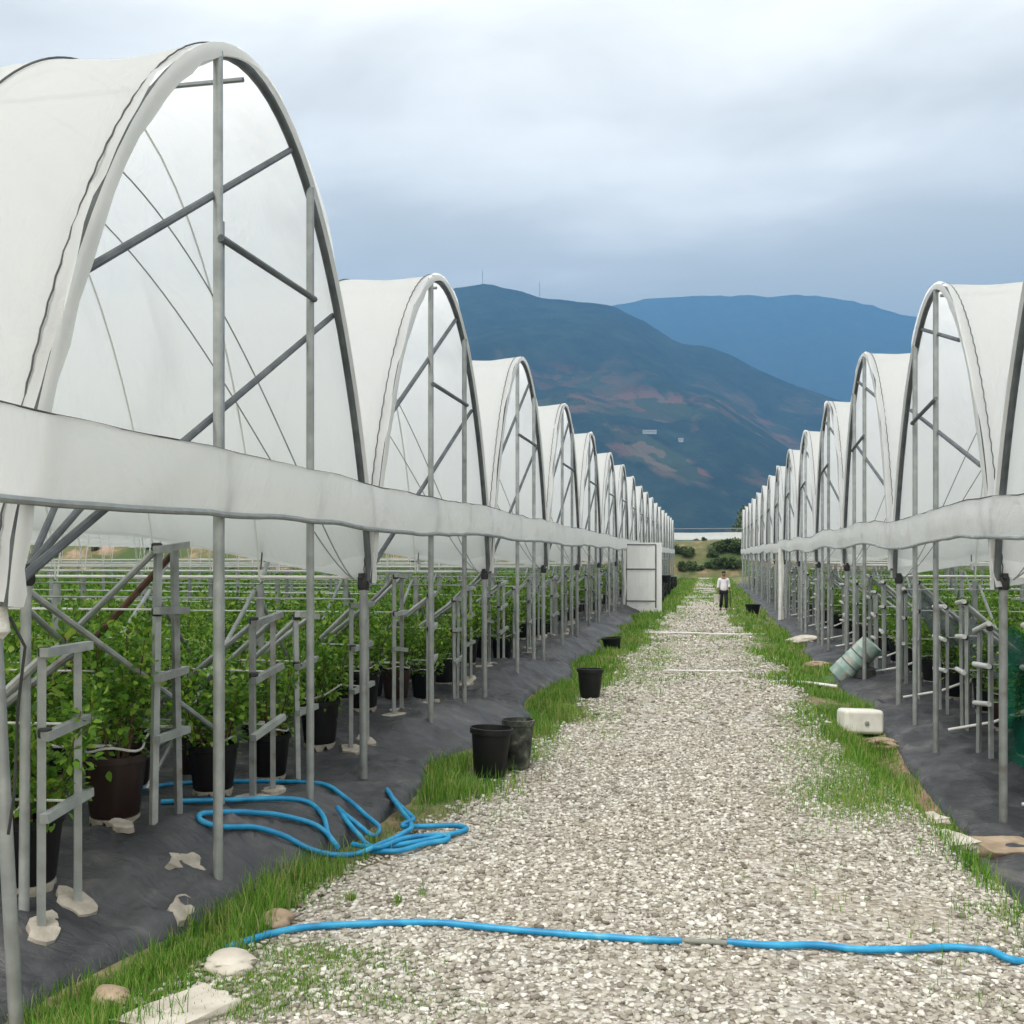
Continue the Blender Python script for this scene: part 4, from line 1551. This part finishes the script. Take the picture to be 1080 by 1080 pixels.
# five fingers on each hand, curled round what they hold
def hand(side, w):
    global J, E, RR
    for q in range(5):
        b = len(J)
        ox = (q - 1.5) * .018
        if q < 4:
            ln = (.03, .034, .032, .026)[q]
            J += [(J[w][0], J[w][1] + ox, J[w][2] - .035), (J[w][0] - side * .012, J[w][1] + ox, J[w][2] - .06 - ln * .3), (J[w][0] - side * .038, J[w][1] + ox, J[w][2] - .062)]
        else:
            J += [(J[w][0] - side * .012, J[w][1] - .035, J[w][2] - .015), (J[w][0] - side * .03, J[w][1] - .045, J[w][2] - .04), (J[w][0] - side * .04, J[w][1] - .03, J[w][2] - .055)]
        E += [(w, b), (b, b + 1), (b + 1, b + 2)]
        RR += [.011, .009, .008]
hand(1, 16); hand(-1, 19)
body = skin_body('body', J, E, RR, M['skin'], person)
sj = [(0, 0, .79), (0, -.01, 1.05), (0, -.01, 1.26), (0, -.012, 1.37), (.175, -.01, 1.345), (.215, .01, 1.12), (.232, -.02, .97), (-.175, -.01, 1.345), (-.225, .01, 1.12), (-.242, .0, .96), (0, -.02, 1.43)]
skin_body('shirt', sj, [(0, 1), (1, 2), (2, 3), (3, 4), (4, 5), (5, 6), (3, 7), (7, 8), (8, 9), (3, 10)],
          [(.185, .145), (.165, .125), (.17, .12), (.12, .095), .075, .062, .055, .075, .062, .055, .066], M['shirt'], person)
tj = [(0, 0, .88), (.095, 0, .80), (.10, -.10, .47), (.10, -.065, .10), (-.095, 0, .80), (-.10, .05, .47), (-.11, .155, .13)]
skin_body('trousers', tj, [(0, 1), (1, 2), (2, 3), (0, 4), (4, 5), (5, 6)], [(.15, .115), .105, .085, .072, .105, .085, .072], M['trousers'], person)
mb = MB(); mb.lathe([(.084, -.02), (.088, .02), (.077, .055), (.05, .075), (0, .085)], 16, (0, -.02, 1.615)); mb.build('hair', M['hair'], person)
for (fx, fy, fz) in ((.11, -.14, .045), (-.12, .1, .05)):
    mb = MB(); mb.tube([(fx, fy + .13, fz), (fx, fy + .05, fz + .01), (fx, fy - .06, fz), (fx, fy - .13, fz - .012)], [.03, .048, .045, .025], 10); mb.build('shoe', M['shoe'], person)
for ex in (-.03, .03):
    MB().lathe([(.0, -.008), (.008, 0), (0, .008)], 8, (ex, -.122, 1.575)).build('eye', M['hair'], person)
MB().tube([(0, -.115, 1.58), (0, -.138, 1.545), (0, -.125, 1.535)], [.008, .014, .012], 8).build('nose', M['skin'], person)
tag(person, 'person in white shirt and black trousers walking on the track', 'person')
# bucket in the hand on the viewer's left
bx, by = PX - .28, PY - .03
root = empty('bucket', (bx, by, PZ + .36))
MB().lathe([(.11, 0), (.115, .01), (.145, .30), (.152, .31), (.152, .33), (.14, .33), (.12, .06), (0, .05)], 22, (0, 0, 0), True).build('bucket_body', M['jerry'], root)
MB().tube([(-.148 * math.cos(a), 0, .31 + .12 * math.sin(a)) for a in np.linspace(0, math.pi, 12)], .006, 6).build('handle', M['wire'], root)
tag(root, "white bucket carried in the walking person's hand", 'bucket')
o = MB().tube([(PX + .235, PY - .06, PZ + 1.02), (PX + .26, PY - .05, PZ + .78), (PX + .30, PY - .05, PZ + .12)], .018, 8).build('stick', M['wood'])
tag(o, "dark stick held down at the walking person's side", 'stick')

# ------------------------------------------------------------------ bank, shrubs, tree and the roof beyond the track
def bank_mat():
    m, nt, out = new_mat('bank_soil')
    L = nt.links.new
    tc = nt.nodes.new('ShaderNodeTexCoord')
    p = N(nt, 'ShaderNodeBsdfPrincipled', Roughness=.95)
    n1 = N(nt, 'ShaderNodeTexNoise', Scale=.16, Detail=7, Roughness=.65); L(tc.outputs['Object'], n1.inputs['Vector'])
    r = ramp(nt, [(.44, (.05, .085, .02)), (.54, (.13, .12, .05)), (.60, (.28, .20, .13)), (.70, (.40, .30, .21))]); L(n1.outputs['Fac'], r.inputs['Fac'])
    L(r.outputs[0], p.inputs['Base Color'])
    b = N(nt, 'ShaderNodeBump', Strength=.8, Distance=.3); L(n1.outputs['Fac'], b.inputs['Height']); L(b.outputs[0], p.inputs['Normal'])
    L(p.outputs[0], out.inputs['Surface'])
    return m


def bank_z(x, y):
    e = 3 * (fbm(x * .08, y * 0, 3, 70) - .5)
    return -.3 + 4.7 * sstep(114 + e, 126 + e, y) * (.9 + .2 * fbm(x * .1, y * .1, 3, 71)) + .5 * (fbm(x * .4, y * .4, 3, 72) - .5) - 6 * sstep(200, 300, y)


o = sheet('earth_bank', axis((-170, -60, 4), (-60, 60, 1), (60, 150, 4)), axis((110, 134, .6), (134, 310, 8)), bank_z, bank_mat()); tag(o, kind='structure')


def crown_mesh(name, seed, n, rad, hgt, ll, material, lobes=9):
    rs = np.random.default_rng(seed)
    P = []; Dn = []
    for k in range(lobes):
        a = rs.uniform(0, 2 * math.pi); q = rs.uniform(.1, .8)
        c = np.array([math.cos(a) * rad * q, math.sin(a) * rad * q, hgt * rs.uniform(.25, .8)])
        rr = np.array([rad, rad, hgt * .7]) * rs.uniform(.28, .5)
        m = n // lobes
        d = rs.normal(size=(m, 3)); d /= np.linalg.norm(d, axis=1)[:, None]
        P.append(c + d * rr * rs.uniform(.55, 1.05, m)[:, None]); Dn.append(d + rs.normal(0, .5, (m, 3)))
    P = np.concatenate(P); Dn = np.concatenate(Dn)
    ln = rs.uniform(.6, 1.2, len(P)) * ll
    V, F = leaf_geo(P, Dn, ln, ln * .34)
    return np_mesh(name, V, F, material)


SH = [crown_mesh('foliage', 300 + k, 1500, 1.6, 2.6, .32, M['shrub_leaf']) for k in range(4)]
tm = MB()
for k in range(5):
    a = k * 1.26
    tm.tube([(0, 0, -.2), (.3 * math.cos(a), .3 * math.sin(a), .7), (.8 * math.cos(a), .8 * math.sin(a), 1.7)], [.06, .045, .02], 6)
tm = tm.mesh('stem', M['bark'])
sh_spots = [(715, 119, .8, 0), (723, 118, .9, 0), (730, 115, .7, 0), (717, 115, .8, 0), (742, 122, .35, 0), (750, 117, .7, 0), (758, 118, 1.0, 0), (768, 118, 1.15, 0),
            (777, 118, 1.2, 0), (784, 117, 1.1, 0), (755, 115, .8, 0), (764, 114.5, .9, 0), (774, 114.5, .9, 0), (737, 115, .5, 0), (734, 126, .4, 0), (746, 115, .6, 0)]
sh_x = [(atD(px, D)[0], atD(px, D)[1], s) for px, D, s, _ in sh_spots]
for k in range(26):
    xx = -100 + k * 3.4 + random.uniform(-1.3, 1.3)
    sh_x.append((xx, random.uniform(114, 128), random.uniform(.5, 1.1)))
for k, (xx, yy_, s) in enumerate(sh_x):
    root = empty('shrub', (xx, yy_, float(bank_z(xx, yy_)) - .1), random.uniform(0, 6))
    s *= .55; root.scale = (s * 1.25, s * 1.25, s * random.uniform(.85, 1.1))
    link('foliage', SH[k % 4], root); link('stem', tm, root)
    if k < 16:
        lab = ['pale low shrub', 'dense dark green shrub'][s > .40] + (' on the earth bank at the end of the track')
        grp = 'shrubs on the bank at the end of the track'
    else:
        lab = 'small shrub on the earth bank far behind the left tunnels'; grp = 'shrubs on the bank behind the left tunnels'
    tag(root, lab, 'shrub', grp)
# dark tree beyond the bank
tx, ty_ = atD(797, 195)
root = empty('tree', (tx, ty_, float(bank_z(tx, ty_)) - .1))
link('crown', crown_mesh('crown', 400, 5200, 4.2, 6.0, .5, M['shrub_leaf'], 16), root).location = (0, 0, .9)
tr = MB(); tr.tube([(0, 0, -.3), (.1, .05, 1.2), (.15, .1, 2.6), (.1, .1, 4.5)], [.32, .26, .2, .08], 10)
for a in (0, 1.4, 2.7, 4.0, 5.2): tr.tube([(.12, .08, 1.9), (1.1 * math.cos(a), 1.1 * math.sin(a), 3.0), (2.3 * math.cos(a), 2.3 * math.sin(a), 4.0)], [.14, .09, .03], 7)
tr.build('trunk', M['bark'], root)
tag(root, 'dark green tree behind the bank where the right tunnels end', 'tree')
# long low white tunnel roof on the bank, seen from the side
root = empty('low_tunnel', (12, 138, float(bank_z(12, 138)) - .38))
P = np.array([[(-40 + 2 * i, -2.2 * math.cos(math.pi * j / 12), .55 + .95 * math.sin(math.pi * j / 12) + .03 * math.sin(i * 1.3)) for j in range(13)] for i in range(41)])
MB().grid(P).build('roof_film', M['film'], root, True, 0)
for i in range(21):
    xx = -40 + 4 * i
    MB().tube([(xx, -2.15, -.6), (xx, -2.18, .56)], .05, 6).build('post', M['galv'], root)
MB().tube([(-40, -2.2, 1.95), (40, -2.2, 1.95)], .04, 6).build('wire', M['wire'], root)
for i in range(5): MB().tube([(-40 + 20 * i, -2.2, .5), (-40 + 20 * i, -2.2, 1.95)], .03, 6).build('wire_post', M['galv'], root)
tag(root, 'long low white tunnel roof on top of the bank beyond the track', 'polytunnel')


# ------------------------------------------------------------------ hills
def hill_mat(name, fields):
    m, nt, out = new_mat(name)
    L = nt.links.new
    tc = nt.nodes.new('ShaderNodeTexCoord')
    p = N(nt, 'ShaderNodeBsdfDiffuse')
    n1 = N(nt, 'ShaderNodeTexNoise', Scale=.012, Detail=8, Roughness=.7); L(tc.outputs['Object'], n1.inputs['Vector'])
    r = ramp(nt, [(.3, (.010, .020, .014)), (.5, (.026, .044, .030)), (.7, (.055, .08, .045))]); L(n1.outputs['Fac'], r.inputs['Fac'])
    col = r.outputs[0]
    if fields:
        n2 = N(nt, 'ShaderNodeTexNoise', Scale=.0052, Detail=5, Roughness=.6); n2.inputs['Distortion'].default_value = .4
        L(tc.outputs['Object'], n2.inputs['Vector'])
        f = ramp(nt, [(.49, (0, 0, 0)), (.56, (1, 1, 1))]); L(n2.outputs['Fac'], f.inputs['Fac'])
        # fields keep to the lower slopes
        sx = nt.nodes.new('ShaderNodeSeparateXYZ'); L(tc.outputs['Object'], sx.inputs[0])
        hz = nt.nodes.new('ShaderNodeMapRange'); hz.inputs[1].default_value = 500; hz.inputs[2].default_value = 330; hz.inputs[4].default_value = .85
        L(sx.outputs['Z'], hz.inputs[0])
        mu = N(nt, 'ShaderNodeMath', operation='MULTIPLY'); L(f.outputs[0], mu.inputs[0]); L(hz.outputs[0], mu.inputs[1])
        wn = N(nt, 'ShaderNodeTexNoise', Scale=.02, Detail=4); L(tc.outputs['Object'], wn.inputs['Vector'])
        wm = N(nt, 'ShaderNodeVectorMath', operation='MULTIPLY_ADD'); L(wn.outputs['Color'], wm.inputs[0]); wm.inputs[1].default_value = (70, 70, 70); L(tc.outputs['Object'], wm.inputs[2])
        v = N(nt, 'ShaderNodeTexVoronoi', Scale=.02); L(wm.outputs[0], v.inputs['Vector'])
        sp = nt.nodes.new('ShaderNodeSeparateColor'); L(v.outputs['Color'], sp.inputs[0])
        fr = ramp(nt, [(0, (.05, .06, .03)), (.3, (.08, .10, .04)), (.6, (.26, .12, .075)), (.85, (.06, .065, .03)), (1, (.24, .17, .10))]); L(sp.outputs[0], fr.inputs['Fac'])
        mx = N(nt, 'ShaderNodeMix', data_type='RGBA'); L(mu.outputs[0], mx.inputs[0]); L(col, mx.inputs[6]); L(fr.outputs[0], mx.inputs[7])
        col = mx.outputs[2]
    L(col, p.inputs['Color'])
    b = N(nt, 'ShaderNodeBump', Strength=1, Distance=40); L(n1.outputs['Fac'], b.inputs['Height']); L(b.outputs[0], p.inputs['Normal'])
    L(p.outputs[0], out.inputs['Surface'])
    return m


def hill(name, D0, D1, D2, skyline, material, seed, rough=.23, fields=False):
    px = np.linspace(-900, 2300, 321)
    ys = np.interp(px, [p for p, _ in skyline], [q for _, q in skyline])
    t = np.concatenate([np.linspace(0, 1, 60), np.linspace(1.05, 1.9, 10)])
    T, PXX = np.meshgrid(t, px, indexing='ij')
    YS = np.broadcast_to(ys, T.shape)
    D = np.where(T <= 1, D0 + (D1 - D0) * T, D1 + (D2 - D1) * (T - 1) / .9)
    lat = (PXX - 540) / 1080 * D
    X = lat * CS - D * SN; Y = lat * SN + D * CS
    top = (587 - YS) * D1 / 1080 + CAM_H
    prof = np.where(T <= 1, np.power(T, 1.25), 1 - ((T - 1) / .9) ** 1.5)
    gul = fbm(X / 420, Y / 900, 5, seed) - .5
    rid = (1 - np.abs(2 * fbm(X / 600 + .2 * Y / 600, Y / 1500, 4, seed + 7) - 1)) - .6
    Z = top * prof + top * (rough * gul + rough * 1.3 * rid) * np.sin(np.pi * np.clip(T, 0, 1)) * 1.1 - 15 * (T < .02)
    Z = Z + top * .018 * (fbm(X / 60, Y / 60, 3, seed + 3) - .5)
    P = np.stack([X, Y, Z], -1).reshape(-1, 3)
    a, b = T.shape
    i, j = np.meshgrid(np.arange(a - 1), np.arange(b - 1), indexing='ij')
    k = i * b + j
    F = np.stack([k, k + 1, k + b + 1, k + b], -1).reshape(-1, 4)
    o = link(name, np_mesh(name, P, F, material, True)); tag(o, kind='structure')
    return X, Y, Z


near_sky = [(-900, 420), (-500, 360), (-100, 330), (200, 345), (380, 325), (450, 312), (490, 303), (518, 299), (545, 306), (575, 314), (605, 318), (645, 323), (680, 340), (715, 361),
            (745, 366), (775, 376), (805, 392), (835, 405), (862, 415), (890, 424), (940, 446), (1000, 480), (1100, 520), (1400, 555), (2300, 565)]
far_sky = [(-900, 330), (-200, 320), (300, 330), (560, 335), (640, 324), (680, 316), (740, 311), (800, 312), (860, 311), (910, 320), (950, 331), (1000, 340), (1080, 332), (1200, 318), (1500, 340), (2300, 400)]
HX, HY, HZ = hill('near_hill', 1500, 3000, 4200, near_sky, hill_mat('wooded_hill', True), 90, fields=True)
hill('far_hill', 4300, 6000, 7500, far_sky, hill_mat('far_wooded_hill', False), 95, rough=.10)


def hill_point(px, py):
    """where the line of sight through a pixel meets the near hill"""
    best = None
    for D in np.arange(1500, 3020, 6.0):
        x, y = atD(px, D)
        z = CAM_H + (587 - py) * D / 1080
        # nearest grid sample
        d2 = (HX - x) ** 2 + (HY - y) ** 2
        k = np.unravel_index(np.argmin(d2), d2.shape)
        if HZ[k] >= z:
            return x, y, float(HZ[k])
        best = (x, y, float(HZ[k]))
    return best


for (px, py, wd, lab) in ((685, 458, 26, 'long pale farm building on the lower hillside'), (718, 468, 9, 'small white house right of the long hillside building')):
    x, y, z = hill_point(px, py)
    root = empty('farmhouse', (x, y, z - 1), YAW)
    MB().box((0, 0, 0.5), (wd, 8, 6.4)).build('house_wall', M['wall'], root, False)
    MB().add([(-wd / 2 - .5, -5, 3.65), (wd / 2 + .5, -5, 3.65), (wd / 2 + .5, 5, 3.65), (-wd / 2 - .5, 5, 3.65), (-wd / 2 - .5, 0, 5.6), (wd / 2 + .5, 0, 5.6)],
             [(0, 1, 5, 4), (2, 3, 4, 5), (0, 4, 3), (1, 2, 5), (3, 2, 1, 0)]).build('house_roof', M['roof'], root, False)
    tag(root, lab, 'farmhouse')
for (px, top_y, lab) in ((509, 285, 'thin radio mast on the peak of the near hill'), (569, 297, 'thin radio mast on the ridge right of the peak')):
    D = 3000
    x, y = atD(px, D)
    zt = CAM_H + (587 - top_y) * D / 1080
    zb = CAM_H + (587 - np.interp(px, [p for p, _ in near_sky], [q for _, q in near_sky])) * D / 1080 - 12
    root = empty('radio_mast', (x, y, zb))
    hgt = zt - zb
    mb = MB()
    for a in (0, 2.09, 4.19):
        mb.tube([(1.2 * math.cos(a), 1.2 * math.sin(a), 0), (.35 * math.cos(a), .35 * math.sin(a), hgt)], .22, 5)
    for q in range(8):
        f = q / 8; r0 = 1.2 - .85 * f; r1 = 1.2 - .85 * (f + .125)
        for k in range(3):
            a, b = 2.094 * k, 2.094 * (k + 1)
            mb.bar((r0 * math.cos(a), r0 * math.sin(a), hgt * f), (r1 * math.cos(b), r1 * math.sin(b), hgt * (f + .125)), .12, 4)
    mb.build('mast_lattice', M['galv_dark'], root)
    MB().lathe([(.9, 0), (.9, 1.5), (.3, 1.8)], 10, (.0, 0, hgt * .8), True, True).build('antenna_drum', M['galv_dark'], root)
    tag(root, lab, 'radio mast')

# ------------------------------------------------------------------ the air
hz = MB().box((-300, 3900, 790), (17600, 9200, 1600))
m, nt, out = new_mat('haze_air')
pv_ = nt.nodes.new('ShaderNodeVolumePrincipled')
pv_.inputs['Color'].default_value = (.19, .47, .95, 1)
pv_.inputs['Density'].default_value = 2.7e-4
pv_.inputs['Anisotropy'].default_value = .1
nt.links.new(pv_.outputs[0], out.inputs['Volume'])
o = hz.build('haze', m, None, False)
tag(o, 'thin blue air in front of the hills', 'haze', kind='stuff')
print('bushes', nb, 'objects', len(bpy.data.objects))
